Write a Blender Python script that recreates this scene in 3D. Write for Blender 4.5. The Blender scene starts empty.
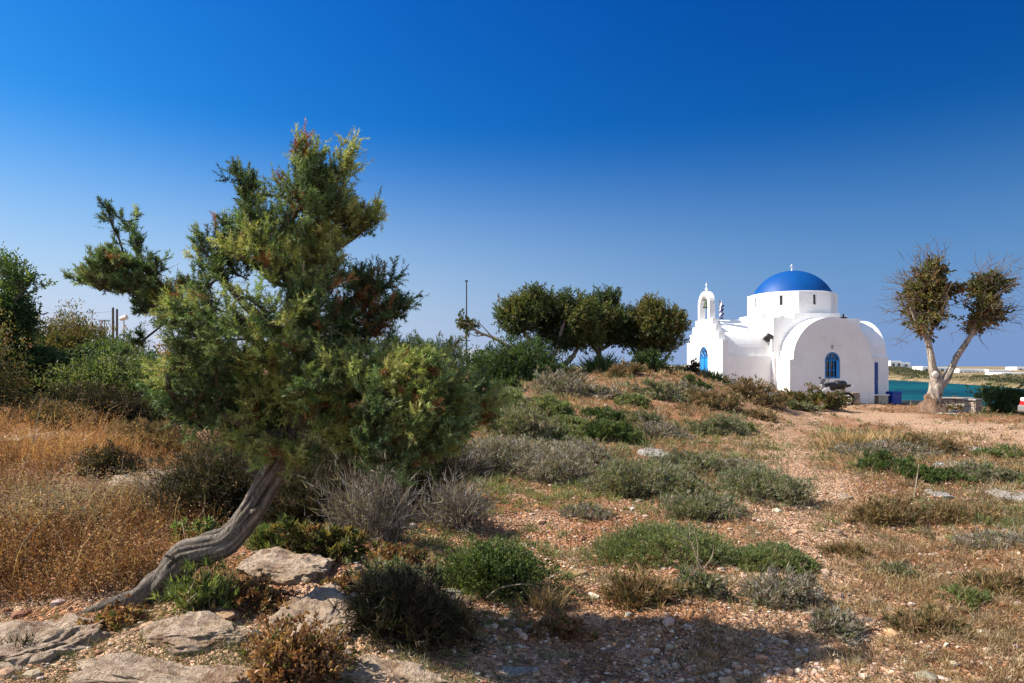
import bpy, bmesh, math, random
import numpy as np
from mathutils import Vector, Matrix

# ------------------------------------------------------------------ camera, sky, sun, exposure
S = bpy.context.scene
COL = S.collection
F = 683.0                       # focal length in pixels of a 1024 wide frame
EYE = 1.6
HOR = 368.0                     # row of the horizon
cam_d = bpy.data.cameras.new('camera'); cam = bpy.data.objects.new('camera', cam_d); COL.objects.link(cam)
cam.location = (0, 0, EYE); cam.rotation_euler = (math.pi / 2, 0, 0)
cam_d.sensor_width = 36; cam_d.lens = 36 * F / 1024; cam_d.shift_y = (HOR - 341.5) / 1024
cam_d.clip_start = .05; cam_d.clip_end = 20000
S.camera = cam
SUN_EL = math.radians(45); SUN_H = math.radians(176)     # azimuth as an angle from +X, counter-clockwise
sdir = Vector((math.cos(SUN_EL) * math.cos(SUN_H), math.cos(SUN_EL) * math.sin(SUN_H), math.sin(SUN_EL)))
W = bpy.data.worlds.new('World'); S.world = W; W.use_nodes = True
nt = W.node_tree; nt.nodes.clear()
sky = nt.nodes.new('ShaderNodeTexSky'); sky.sky_type = 'NISHITA'; sky.sun_disc = False
sky.sun_elevation = SUN_EL; sky.sun_rotation = math.pi / 2 - SUN_H
sky.air_density = 1.0; sky.dust_density = .3; sky.ozone_density = 6.0; sky.altitude = 0
EXPO = 1.25
def nm(op, a, b=None, c=None, clamp=False):
    n = nt.nodes.new('ShaderNodeMath'); n.operation = op; n.use_clamp = clamp
    for k, x in enumerate((a, b, c)):
        if x is None: continue
        if hasattr(x, 'is_output'): nt.links.new(x, n.inputs[k])
        else: n.inputs[k].default_value = x
    return n.outputs[0]
def mapr(x, a, b, lo=0, hi=1):
    n = nt.nodes.new('ShaderNodeMapRange'); n.interpolation_type = 'SMOOTHSTEP'; nt.links.new(x, n.inputs[0])
    for k, q in ((1, a), (2, b), (3, lo), (4, hi)): n.inputs[k].default_value = q
    return n.outputs[0]
def wmix(f, a, b):
    n = nt.nodes.new('ShaderNodeMix'); n.data_type = 'RGBA'
    for k, x in ((0, f), (6, a), (7, b)):
        if hasattr(x, 'is_output'): nt.links.new(x, n.inputs[k])
        else: n.inputs[k].default_value = (*x, 1) if k else x
    return n.outputs[2]
# a polarised sky: deepest blue in the band away from the sun, paler behind the camera and overhead
tc = nt.nodes.new('ShaderNodeTexCoord'); sx = nt.nodes.new('ShaderNodeSeparateXYZ'); nt.links.new(tc.outputs['Generated'], sx.inputs[0])
DX, DY, DZ = sx.outputs
sc_ = nt.nodes.new('ShaderNodeSeparateColor'); nt.links.new(sky.outputs[0], sc_.inputs[0])
cc_ = nt.nodes.new('ShaderNodeCombineColor'); KS = 1 / (2 ** EXPO * .15)
side = nm('MULTIPLY_ADD', DX, -.46, 1.0)
for k, (p, g) in enumerate(((3.3, 9.0), (1.4, 1.2), (.7, .98))):
    nt.links.new(nm('MULTIPLY', nm('MULTIPLY', nm('POWER', nm('MULTIPLY', sky.outputs[0] if False else sc_.outputs[k], .1), p), g * KS), side), cc_.inputs[k])
haze_c = wmix(mapr(DX, -.55, .6), tuple(x * KS for x in (.54, .66, .83)), tuple(x * KS for x in (.17, .32, .62)))
low = wmix(mapr(DZ, .0, .34, .95, 0), cc_.outputs[0], haze_c)
front = nm('MULTIPLY', mapr(DY, -.05, .35), mapr(DZ, .62, .9, 1, 0))
pale = nt.nodes.new('ShaderNodeHueSaturation'); pale.inputs['Saturation'].default_value = .55; pale.inputs['Value'].default_value = .62; nt.links.new(sky.outputs[0], pale.inputs['Color']); nt.links.new(mapr(DZ, .25, .7, .5, .9), pale.inputs['Saturation'])
allsky = wmix(front, pale.outputs[0], low)
bg = nt.nodes.new('ShaderNodeBackground'); bg.inputs['Strength'].default_value = .15
wo = nt.nodes.new('ShaderNodeOutputWorld')
nt.links.new(allsky, bg.inputs[0]); nt.links.new(bg.outputs[0], wo.inputs[0])
sl = bpy.data.lights.new('sun', 'SUN'); sl.energy = 4.4; sl.angle = math.radians(.5); sl.color = (1, .93, .82)
so = bpy.data.objects.new('sun', sl); COL.objects.link(so)
so.rotation_euler = (-sdir).to_track_quat('-Z', 'Y').to_euler(); so.location = (-30, 8, 30)
S.view_settings.view_transform = 'Standard'; S.view_settings.look = 'None'
S.view_settings.gamma = 1; S.view_settings.use_curve_mapping = False; S.view_settings.exposure = EXPO

# ------------------------------------------------------------------ helpers
R = np.random.default_rng(7)
V3 = lambda *a: np.array(a, float)
def nrm(a): return a / np.maximum(np.linalg.norm(a, axis=-1, keepdims=True), 1e-9)
def P(u, v, Y): return V3((u - 512) * Y / F, Y, EYE + (HOR - v) * Y / F)

def _h(i, s):
    n = (i.astype(np.int64) * 374761393 + s * 668265263) & 0xffffffff
    n = ((n ^ (n >> 13)) * 1274126177) & 0xffffffff
    return ((n ^ (n >> 16)) & 0xffff) / 65535.0
def vn3(p, seed=0):
    """value noise in [-1,1] at points p (n,3)"""
    p = np.asarray(p, float); i = np.floor(p).astype(np.int64); f = p - i; f = f * f * (3 - 2 * f)
    out = 0
    for dx in (0, 1):
        wx = f[:, 0] if dx else 1 - f[:, 0]
        for dy in (0, 1):
            wy = f[:, 1] if dy else 1 - f[:, 1]
            for dz in (0, 1):
                wz = f[:, 2] if dz else 1 - f[:, 2]
                k = (i[:, 0] + dx) * 73856093 ^ (i[:, 1] + dy) * 19349663 ^ (i[:, 2] + dz) * 83492791
                out = out + _h(k, seed + 1) * wx * wy * wz
    return out * 2 - 1
def vn2(x, y, seed=0):
    x = np.asarray(x, float); y = np.asarray(y, float)
    return vn3(np.stack([x.ravel(), y.ravel(), np.zeros(x.size)], 1), seed).reshape(x.shape)

class MB:
    """collects triangles and quads with a colour per vertex; becomes ONE mesh"""
    def __init__(s): s.V = []; s.T = []; s.Q = []; s.C = []; s.n = 0
    def add(s, V, T=None, Q=None, C=(1, 1, 1)):
        V = np.asarray(V, float).reshape(-1, 3)
        if T is not None and len(T): s.T.append(np.asarray(T, np.int64).reshape(-1, 3) + s.n)
        if Q is not None and len(Q): s.Q.append(np.asarray(Q, np.int64).reshape(-1, 4) + s.n)
        C = np.asarray(C, float)
        if C.ndim == 1: C = np.tile(C, (len(V), 1))
        s.V.append(V); s.C.append(C); s.n += len(V); return s
    def arrays(s):
        return (np.concatenate(s.V), np.concatenate(s.T) if s.T else np.zeros((0, 3), int),
                np.concatenate(s.Q) if s.Q else np.zeros((0, 4), int), np.concatenate(s.C))
OFF = {}
def mesh_obj(name, mb, mat, parent=None, smooth=False, local=False):
    V, T, Q, C = mb.arrays() if isinstance(mb, MB) else mb
    if parent is not None and not local: V = V - OFF.get(parent, V3(0, 0, 0))
    me = bpy.data.meshes.new(name)
    me.vertices.add(len(V)); me.vertices.foreach_set('co', V.astype(np.float32).ravel())
    nl = T.size + Q.size; me.loops.add(nl)
    me.loops.foreach_set('vertex_index', np.concatenate([T.ravel(), Q.ravel()]).astype(np.int32))
    me.polygons.add(len(T) + len(Q))
    st = np.concatenate([np.arange(len(T)) * 3, T.size + np.arange(len(Q)) * 4]).astype(np.int32)
    me.polygons.foreach_set('loop_start', st)
    me.polygons.foreach_set('use_smooth', np.full(len(T) + len(Q), smooth))
    me.update(calc_edges=True)
    a = me.attributes.new('col', 'FLOAT_COLOR', 'POINT')
    a.data.foreach_set('color', np.hstack([C, np.ones((len(C), 1))]).astype(np.float32).ravel())
    me.materials.append(mat)
    o = bpy.data.objects.new(name, me); COL.objects.link(o)
    if parent is not None:
        o.parent = parent; OFF[o] = OFF.get(parent, V3(0, 0, 0))
    return o
def tag(o, label, cat, group=None):
    o['label'] = label; o['category'] = cat
    if group: o['group'] = group
    return o
def thing(name, label, cat, loc=(0, 0, 0), group=None, rz=0):
    o = bpy.data.objects.new(name, None); o.empty_display_size = .1; COL.objects.link(o)
    o.location = loc; o.rotation_euler = (0, 0, rz); OFF[o] = V3(*loc); return tag(o, label, cat, group)

def tube(mb, pts, rad, k=5, C=(1, 1, 1), cap=True, wob=0, seed=0):
    pts = np.asarray(pts, float); n = len(pts); rad = np.broadcast_to(np.asarray(rad, float), (n,))
    d = nrm(np.gradient(pts, axis=0))
    ref = V3(0, 0, 1) if abs(d[:, 2]).mean() < .8 else V3(0, 1, 0)
    s = nrm(np.cross(d, ref)); t = np.cross(s, d)
    a = np.arange(k) / k * 2 * np.pi
    r = rad[:, None] * np.ones((n, k))
    if wob:
        L = np.cumsum(np.r_[0, np.linalg.norm(np.diff(pts, axis=0), axis=1)])
        g = np.stack([np.cos(a)[None] * 1.6 + 0 * L[:, None], np.sin(a)[None] * 1.6 + 0 * L[:, None], L[:, None] / rad.mean() * .5 + 0 * a[None]], -1).reshape(-1, 3)
        g2 = g * V3(3.5, 3.5, .9)
        r = r * (1 + wob * vn3(g + seed * 7, 3).reshape(n, k) + wob * .5 * vn3(g2 + seed * 9, 4).reshape(n, k))
    V = pts[:, None] + (np.cos(a)[None, :, None] * s[:, None] + np.sin(a)[None, :, None] * t[:, None]) * r[..., None]
    i = np.arange(n - 1)[:, None] * k; j = np.arange(k)[None]; j2 = (j + 1) % k
    Q = np.stack([i + j, i + j2, i + k + j2, i + k + j], -1).reshape(-1, 4)
    V = V.reshape(-1, 3); T = []
    if wob:
        tw = L[:, None] / max(rad.mean(), .01) * .10
        gs = np.stack([np.cos(a[None] + tw) * 5.5, np.sin(a[None] + tw) * 5.5, L[:, None] / rad.mean() * .28 + 0 * a[None]], -1).reshape(-1, 3)
        fs = vn3(gs + seed, 21) + .6 * vn3(gs * V3(2.4, 2.4, 1.6) + seed, 22); C = np.asarray(C, float)[None] * np.clip(.95 + .75 * fs, .25, 1.9)[:, None] * V3(1, .97, .94)
        cen_ = np.repeat(pts, k, 0); V = cen_ + (V - cen_) * (1 + .10 * fs)[:, None]
        if cap: C = np.vstack([C, C[:1], C[-1:]])
    if cap:
        V = np.vstack([V, pts[0], pts[-1]]); c0 = n * k; jj = np.arange(k); kk = (jj + 1) % k
        T = np.vstack([np.stack([kk, jj, np.full(k, c0)], 1), np.stack([(n - 1) * k + jj, (n - 1) * k + kk, np.full(k, c0 + 1)], 1)])
    return mb.add(V, T, Q, C)
def smooth_line(pts, n):
    """Catmull-Rom through pts (any dimension)"""
    pts = np.asarray(pts, float); m = len(pts)
    if m == 2: return pts[0] + (pts[1] - pts[0]) * np.linspace(0, 1, n)[:, None]
    p = np.vstack([2 * pts[0] - pts[1], pts, 2 * pts[-1] - pts[-2]])
    x = np.linspace(0, m - 1 - 1e-6, n); i = x.astype(int); t = (x - i)[:, None]
    a, b, c, d = p[i], p[i + 1], p[i + 2], p[i + 3]
    return .5 * (2 * b + (c - a) * t + (2 * a - 5 * b + 4 * c - d) * t ** 2 + (3 * b - a - 3 * c + d) * t ** 3)
def box(mb, c, s, rz=0, C=(1, 1, 1), rx=0, ry=0, bev=0, taper=1):
    bm = bmesh.new(); bmesh.ops.create_cube(bm, size=1)
    for v in bm.verts:
        k = taper if v.co.z > 0 else 1
        v.co = Vector((v.co.x * s[0] * k, v.co.y * s[1] * k, v.co.z * s[2]))
    if bev: bmesh.ops.bevel(bm, geom=list(bm.edges), offset=bev, segments=2, affect='EDGES', profile=.6)
    M = Matrix.Translation(c) @ Matrix.Rotation(rz, 4, 'Z') @ Matrix.Rotation(ry, 4, 'Y') @ Matrix.Rotation(rx, 4, 'X')
    bm.transform(M); add_bm(mb, bm, C); return mb
def add_bm(mb, bm, C=(1, 1, 1)):
    bmesh.ops.triangulate(bm, faces=[f for f in bm.faces if len(f.verts) > 4])
    bm.verts.index_update()
    mb.add([v.co[:] for v in bm.verts], [[v.index for v in f.verts] for f in bm.faces if len(f.verts) == 3],
           [[v.index for v in f.verts] for f in bm.faces if len(f.verts) == 4], C); bm.free()
def prism(mb, prof, axis, a, b, C=(1, 1, 1)):
    """polygon prof (list of 2D) in the plane across axis, extruded from a to b"""
    bm = bmesh.new()
    def p3(p, w): return {'x': (w, p[0], p[1]), 'y': (p[0], w, p[1]), 'z': (p[0], p[1], w)}[axis]
    A = [bm.verts.new(p3(p, a)) for p in prof]; B = [bm.verts.new(p3(p, b)) for p in prof]
    n = len(prof); bm.faces.new(A); bm.faces.new(B[::-1])
    for i in range(n): bm.faces.new((A[i], B[i], B[(i + 1) % n], A[(i + 1) % n]))
    bmesh.ops.recalc_face_normals(bm, faces=list(bm.faces))
    bmesh.ops.triangulate(bm, faces=[f for f in bm.faces if len(f.verts) > 4])
    add_bm(mb, bm, C); return mb
def lathe(mb, prof, k=24, C=(1, 1, 1), c=(0, 0, 0), axis='z'):
    prof = np.asarray(prof, float); n = len(prof); a = np.arange(k) / k * 2 * np.pi
    V = np.stack([prof[:, :1] * np.cos(a), prof[:, :1] * np.sin(a), prof[:, 1:] + 0 * a], -1)
    if axis == 'y': V = V[..., [0, 2, 1]]
    i = np.arange(n - 1)[:, None] * k; j = np.arange(k)[None]; j2 = (j + 1) % k
    return mb.add(V.reshape(-1, 3) + V3(*c), None, np.stack([i + j, i + j2, i + k + j2, i + k + j], -1).reshape(-1, 4), C)
def cut(o, cutter):
    m = o.modifiers.new('b', 'BOOLEAN'); m.operation = 'DIFFERENCE'; m.object = cutter; m.solver = 'EXACT'
    dg = bpy.context.evaluated_depsgraph_get(); dg.update()
    me = bpy.data.meshes.new_from_object(o.evaluated_get(dg)); old = o.data
    o.modifiers.clear(); o.data = me; me.name = old.name; bpy.data.objects.remove(cutter)

# ------------------------------------------------------------------ materials
def mat(name, rough=.8, spec=.3, metal=0):
    m = bpy.data.materials.new(name); m.use_nodes = True; t = m.node_tree
    b = t.nodes['Principled BSDF']; b.inputs['Roughness'].default_value = rough
    b.inputs['Specular IOR Level'].default_value = spec; b.inputs['Metallic'].default_value = metal
    return m, t, b
def N(t, kind, **kw):
    n = t.nodes.new(kind)
    for k, v in kw.items():
        if k in n.inputs: n.inputs[k].default_value = v
        else: setattr(n, k, v)
    return n
def ramp(t, src, stops):
    r = t.nodes.new('ShaderNodeValToRGB'); e = r.color_ramp.elements
    while len(e) < len(stops): e.new(.5)
    for el, (p, c) in zip(e, stops): el.position = p; el.color = (*c, 1) if len(c) == 3 else c
    t.links.new(src, r.inputs[0]); return r.outputs[0]
def mixc(t, fac, a, b, mode='MIX'):
    n = t.nodes.new('ShaderNodeMix'); n.data_type = 'RGBA'; n.blend_type = mode
    for i, x in ((0, fac), (6, a), (7, b)):
        if hasattr(x, 'is_output'): t.links.new(x, n.inputs[i])
        else: n.inputs[i].default_value = x if i == 0 else (*x, 1)
    return n.outputs[2]
def coords(t): return t.nodes.new('ShaderNodeTexCoord').outputs['Object']
def noise(t, vec, scale, detail=6, rough=.6):
    n = N(t, 'ShaderNodeTexNoise', Scale=scale, Detail=detail, Roughness=rough); t.links.new(vec, n.inputs['Vector']); return n
def bump(t, b, h, strength, dist):
    n = N(t, 'ShaderNodeBump', Strength=strength, Distance=dist); t.links.new(h, n.inputs['Height']); t.links.new(n.outputs[0], b.inputs['Normal']); return n
def attr(t, name='col'):
    n = t.nodes.new('ShaderNodeAttribute'); n.attribute_name = name; return n
def solid(name, rgb, rough=.5, spec=.4, metal=0, var=.06, scale=6):
    m, t, b = mat(name, rough, spec, metal); nz = noise(t, coords(t), scale)
    lo = tuple(x * (1 - var) for x in rgb); hi = tuple(min(1, x * (1 + var)) for x in rgb)
    t.links.new(ramp(t, nz.outputs[0], [(.3, lo), (.7, hi)]), b.inputs['Base Color']); return m

def make_foliage(name, transl=.35, rough=.55, spec=.35):
    m, t, b = mat(name, rough, spec); a = attr(t)
    t.links.new(a.outputs['Color'], b.inputs['Base Color'])
    tr = t.nodes.new('ShaderNodeBsdfTranslucent')
    t.links.new(mixc(t, 1, a.outputs['Color'], (1.5, 1.45, .7), 'MULTIPLY'), tr.inputs['Color'])
    mx = t.nodes.new('ShaderNodeMixShader'); mx.inputs[0].default_value = transl
    t.links.new(b.outputs[0], mx.inputs[1]); t.links.new(tr.outputs[0], mx.inputs[2])
    t.links.new(mx.outputs[0], t.nodes['Material Output'].inputs['Surface']); return m
M_LEAF = make_foliage('foliage'); M_DRY = make_foliage('dry_stalks', .25, .75, .15)
M_NEEDLE = make_foliage('juniper_needles', .24, .6, .2)
M_TWIG, _t, _b = mat('twig_bark', .9, .15); _t.links.new(attr(_t).outputs['Color'], _b.inputs['Base Color'])

def make_bark(name, dark, light, scale=9):
    m, t, b = mat(name, .92, .15); c = coords(t)
    mp = N(t, 'ShaderNodeMapping'); mp.inputs['Scale'].default_value = (1, 1, .35); t.links.new(c, mp.inputs[0])
    n1 = noise(t, mp.outputs[0], scale * 2.2, 8, .7); n2 = noise(t, c, scale * .35, 4)
    col = ramp(t, n1.outputs[0], [(.32, dark), (.66, light)])
    col = mixc(t, ramp(t, n2.outputs[0], [(.4, (0, 0, 0)), (.7, (1, 1, 1))]), col, mixc(t, .5, col, light))
    t.links.new(mixc(t, 1, col, attr(t).outputs['Color'], 'MULTIPLY'), b.inputs['Base Color']); bump(t, b, n1.outputs[0], 1, .05); return m
M_BARK = make_bark('juniper_bark', (.06, .05, .043), (.28, .245, .21), 30)
M_PALEBARK = make_bark('pale_bark', (.09, .072, .058), (.42, .365, .31), 5)

def make_rock(name, c0, c1, scale=3.5):
    m, t, b = mat(name, .93, .15); c = coords(t)
    n1 = noise(t, c, scale, 8, .65); n2 = noise(t, c, scale * 6, 6, .7)
    vo = N(t, 'ShaderNodeTexVoronoi', Scale=scale * 5); t.links.new(c, vo.inputs['Vector'])
    col = ramp(t, n1.outputs[0], [(.3, c0), (.62, c1)])
    pit = ramp(t, vo.outputs['Distance'], [(.06, (.25, .2, .17)), (.22, (1, 1, 1))])
    lich = ramp(t, n2.outputs[0], [(.35, (.55, .5, .46)), (.6, (1, 1, 1))])
    col = mixc(t, .6, mixc(t, .9, col, lich, 'MULTIPLY'), pit, 'MULTIPLY')
    nd = noise(t, c, scale * 1.7, 9, .7); col = mixc(t, ramp(t, nd.outputs[0], [(.54, (0, 0, 0)), (.62, (.8, .8, .8))]), col, (.22, .125, .07))
    t.links.new(col, b.inputs['Base Color'])
    ad = N(t, 'ShaderNodeMath', operation='ADD'); t.links.new(n2.outputs[0], ad.inputs[0]); t.links.new(n1.outputs[0], ad.inputs[1])
    bump(t, b, ad.outputs[0], 1, .1); return m
M_ROCK = make_rock('limestone', (.42, .29, .19), (.68, .54, .41))
M_ROCKW = make_rock('pale_limestone', (.5, .45, .4), (.68, .64, .6), 6)
M_BROWNBARK = make_bark('stump_bark', (.05, .03, .02), (.24, .15, .10), 5)
M_CLOTH, _t, _b = mat('cloth', .8, .1); _t.links.new(attr(_t).outputs['Color'], _b.inputs['Base Color'])
M_STONE, _t, _b = mat('pebble', .9, .2); _t.links.new(attr(_t).outputs['Color'], _b.inputs['Base Color'])

def make_ground():
    m, t, b = mat('soil', .95, .1); c = coords(t); a = attr(t); sp = t.nodes.new('ShaderNodeSeparateColor'); t.links.new(a.outputs['Color'], sp.inputs[0])
    n1 = noise(t, c, 1.1, 6, .6); n2 = noise(t, c, 9, 8, .7); n3 = noise(t, c, 45, 6, .7); n4 = noise(t, c, .35, 5, .6)
    soil = ramp(t, n1.outputs[0], [(.3, (.38, .165, .075)), (.5, (.42, .22, .115)), (.7, (.48, .31, .20))])
    litter = ramp(t, n2.outputs[0], [(.3, (.07, .042, .024)), (.55, (.20, .12, .065)), (.75, (.32, .22, .13))])
    lf = N(t, 'ShaderNodeMath', operation='MULTIPLY'); t.links.new(ramp(t, n2.outputs[0], [(.4, (0, 0, 0)), (.6, (1, 1, 1))]), lf.inputs[0]); t.links.new(sp.outputs[1], lf.inputs[1])
    col = mixc(t, lf.outputs[0], soil, litter)
    vo = N(t, 'ShaderNodeTexVoronoi', Scale=26, Randomness=1); t.links.new(c, vo.inputs['Vector'])
    peb = ramp(t, vo.outputs['Distance'], [(.18, (1, 1, 1)), (.34, (0, 0, 0))])
    pf = N(t, 'ShaderNodeMath', operation='MULTIPLY'); t.links.new(peb, pf.inputs[0]); t.links.new(ramp(t, n1.outputs[0], [(.35, (.15, .15, .15)), (.6, (.75, .75, .75))]), pf.inputs[1])
    pcol = mixc(t, .5, (.50, .41, .33), vo.outputs['Color'], 'MULTIPLY')
    col = mixc(t, pf.outputs[0], col, mixc(t, .5, (.52, .43, .35), pcol))
    pathc = ramp(t, n2.outputs[0], [(.3, (.52, .32, .19)), (.7, (.69, .51, .37))])
    col = mixc(t, sp.outputs[0], col, pathc)
    scrub = ramp(t, n4.outputs[0], [(.35, (.06, .075, .03)), (.5, (.22, .17, .09)), (.68, (.42, .33, .22))])
    col = mixc(t, sp.outputs[2], col, scrub)
    def crumbs(scale):
        w = N(t, 'ShaderNodeTexVoronoi', Scale=scale, Randomness=1); t.links.new(c, w.inputs['Vector']); s_ = t.nodes.new('ShaderNodeSeparateColor'); t.links.new(w.outputs['Color'], s_.inputs[0]); return w, s_
    v1, s1 = crumbs(38); v2, s2 = crumbs(95)
    col = mixc(t, .75, col, ramp(t, s1.outputs[0], [(.1, (.5, .44, .4)), (.5, (1, .97, .95)), (.9, (1.55, 1.5, 1.45))]), 'MULTIPLY')
    col = mixc(t, .6, col, ramp(t, s2.outputs[0], [(.1, (.55, .5, .48)), (.9, (1.5, 1.48, 1.45))]), 'MULTIPLY')
    t.links.new(mixc(t, .5, col, ramp(t, n3.outputs[0], [(.3, (.36, .33, .31)), (.62, (1.15, 1.15, 1.15))]), 'MULTIPLY'), b.inputs['Base Color'])
    def mad(x, k, y):
        q = N(t, 'ShaderNodeMath', operation='MULTIPLY_ADD'); q.inputs[1].default_value = k; t.links.new(x, q.inputs[0]); t.links.new(y, q.inputs[2]); return q.outputs[0]
    hgt_ = mad(v1.outputs['Distance'], -.9, mad(v2.outputs['Distance'], -.45, mad(n3.outputs[0], .4, n2.outputs[0])))
    bump(t, b, hgt_, 1, .07); return m
M_SOIL = make_ground()

def make_white():
    m, t, b = mat('whitewash', .85, .2); c = coords(t); n1 = noise(t, c, 1.3, 8, .65); n2 = noise(t, c, 14, 6, .6)
    mp = N(t, 'ShaderNodeMapping'); mp.inputs['Scale'].default_value = (5, 5, .35); t.links.new(c, mp.inputs[0]); n3 = noise(t, mp.outputs[0], 1.6, 6, .65)
    col = ramp(t, n1.outputs[0], [(.28, (.76, .745, .72)), (.6, (.83, .825, .81))])
    col = mixc(t, ramp(t, n3.outputs[0], [(.54, (0, 0, 0)), (.82, (.5, .5, .5))]), col, (.62, .58, .52))
    n4 = noise(t, c, .55, 9, .72); col = mixc(t, ramp(t, n4.outputs[0], [(.56, (0, 0, 0)), (.7, (.55, .55, .55))]), col, (.68, .66, .62))
    sz = t.nodes.new('ShaderNodeSeparateXYZ'); t.links.new(c, sz.inputs[0])          # splashed soil along the foot of the walls
    sp = N(t, 'ShaderNodeMath', operation='MULTIPLY_ADD'); sp.inputs[1].default_value = 1.5; t.links.new(n1.outputs[0], sp.inputs[0])
    ng = N(t, 'ShaderNodeMath', operation='MULTIPLY'); ng.inputs[1].default_value = -1.3; t.links.new(sz.outputs[2], ng.inputs[0]); t.links.new(ng.outputs[0], sp.inputs[2])
    col = mixc(t, ramp(t, sp.outputs[0], [(.25, (0, 0, 0)), (.75, (.55, .55, .55))]), col, (.52, .42, .32))
    t.links.new(col, b.inputs['Base Color']); bump(t, b, n2.outputs[0], .5, .04); return m
M_WHITE = make_white()
M_DOME = solid('blue_dome_paint', (.001, .058, .23), .5, .2, 0, .12, 1.2)
M_BLUE = solid('blue_paint', (.012, .20, .55), .45, .4, 0, .15, 4)
M_NAVY = solid('dark_blue_paint', (.01, .05, .26), .5, .4)
M_GLASS = solid('window_glass', (.012, .018, .03), .08, .6)
M_DARK = solid('dark_metal', (.03, .03, .032), .5, .4)
M_GREYM = solid('grey_metal', (.28, .28, .28), .45, .4, .5)
M_BRONZE = solid('bronze', (.03, .05, .025), .55, .4, .4, .3)
M_IRONW = solid('white_iron', (.8, .8, .8), .5, .4)
M_STONEWALL = make_rock('wall_stone', (.34, .27, .20), (.62, .55, .46), 2.2)
M_CREAM = make_rock('cream_stone', (.62, .52, .38), (.82, .74, .6), 3)
M_SLAB = solid('white_slab', (.72, .70, .66), .8, .2, 0, .1)
M_BIN = solid('blue_plastic', (.008, .045, .30), .35, .5)
M_BLACKP = solid('black_plastic', (.012, .012, .014), .3, .5)
M_RUBBER = solid('rubber', (.014, .014, .014), .85, .2)
M_PLASTW = solid('white_plastic', (.75, .75, .74), .3, .5)
M_RED = solid('red_car_paint', (.45, .012, .012), .22, .6)
M_WOOD = solid('weathered_pole', (.10, .085, .07), .9, .15, 0, .25, 3)
M_BLUEROCK = solid('blue_grey_stone', (.12, .14, .18), .8, .25, 0, .3, 8)
M_CUT = solid('cut_wood', (.70, .64, .55), .85, .15)
M_HOUSE = solid('house_plaster', (.78, .77, .75), .85, .2, 0, .04, .3)
M_SHADE = solid('window_dark', (.05, .055, .06), .3, .4)

# ------------------------------------------------------------------ terrain
CP = [(0,683,2.95),(230,683,3.1),(400,640,3.72),(400,590,4.5),(512,683,3.47),(1024,683,3.47),(-300,683,2.9),(1300,683,3.5),
      (165,592,4.12),(0,600,4.2),(300,590,4.3),(500,602,4.75),(660,570,5.5),(820,600,4.72),(1024,600,4.8),(-300,600,4.2),
      (820,500,8.3),(812,450,13),(800,415,24),(935,412,28.5),(1024,440,16),(1024,500,8.6),(1024,417,26),(940,455,12.5),(1300,420,24),(1300,480,10),
      (600,520,7.3),(600,450,12.3),(600,412,17.5),(600,382,24),(560,373,29),(690,373,27.5),(740,390,27.5),(780,403,27),(700,415,19),(700,450,12.8),
      (480,405,16.5),(480,377,27),(300,485,8.6),(240,440,11.5),(0,445,9.2),(0,405,13),(200,385,18),(0,373,25),(-300,400,16),(-300,460,9)]
CPW = [(10.4,37.4,.55),(12.6,36.2,.1),(15.5,34.3,-.22),(17.8,34.6,-.22),(20,33,-.22),(24,33,-.4),(15,45,-.3),(5,40,1.2),(-8,40,1.45),(-30,40,1.5),(-3,34,1.5)]
cps = []
for u, v, y in CP: p = P(u, v, y); cps.append((p[0], p[1], p[2]))
cps = np.array(cps + CPW)
def warp(x, y):
    yy = np.maximum(y, 1.8); return np.clip(x / yy, -1.6, 1.6) * 1.6, np.log(yy)
ca, cb = warp(cps[:, 0], cps[:, 1])
def _phi(a, b): return np.sqrt((a[:, None] - ca) ** 2 + (b[:, None] - cb) ** 2 + .05)
wts = np.linalg.solve(_phi(ca, cb) + np.eye(len(cps)) * -1e-3, cps[:, 2])
def sstep(a, b, x): t = np.clip((x - a) / (b - a), 0, 1); return t * t * (3 - 2 * t)
SEA = -2.5
def shore_far(t): return np.clip(223 - 486 * (t - .553), 105, 420)
def hgt(x, y, fine=True):
    x = np.asarray(x, float); y = np.asarray(y, float); sh = x.shape; x = x.ravel(); y = y.ravel()
    z = np.empty_like(x)
    for i in range(0, len(x), 40000):
        a, b = warp(x[i:i+40000], y[i:i+40000]); z[i:i+40000] = _phi(a, b) @ wts
    r = np.hypot(x, y)
    z = np.where(y < 1.8, z * sstep(-2, 1.8, y), z)
    z = np.clip(z, -1.2, 1.75)
    if fine:
        k = sstep(0, 12, r) * .8 + .5
        z = z + .05 * vn2(x * .8, y * .8, 11) * k + .03 * vn2(x * 2.3, y * 2.3, 12) + .018 * vn2(x * 6, y * 6, 13) + .009 * vn2(x * 15, y * 15, 14)
    # far land
    t = x / np.maximum(y, 1)
    fz = .2 + .5 * vn2(x / 60, y / 60, 21) + 9 * sstep(500, 1600, r) * (.6 + .5 * vn2(x / 500, y / 300, 22))
    seaside = sstep(.30, .36, t) * (y > 5)
    D = y - shore_far(t) - 10 * vn2(x / 40, y / 40, 24)
    land2 = SEA - .9 + 1.6 * sstep(-6, 14, D) + .0115 * np.clip(D, 0, 240) + 2.6 * np.exp(-((t - .52) / .07) ** 2) * sstep(0, 110, D) + .45 * vn2(x / 22, y / 14, 23) * sstep(0, 40, D) + 4 * sstep(400, 1500, D)
    near_sea = SEA - 2
    rs = np.where(D > -8, land2, near_sea)
    fz = fz * (1 - seaside) + rs * seaside
    edge = np.where(t > .33, 35.5, 46); wid = np.where(t > .33, 5, 30)
    w = sstep(0, 1, (r * 1.0 - edge) / wid * 1.0) if False else sstep(0, 1, (np.maximum(y, r * .7) - edge) / wid)
    z = z * (1 - w) + fz * w
    return z.reshape(sh)
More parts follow.
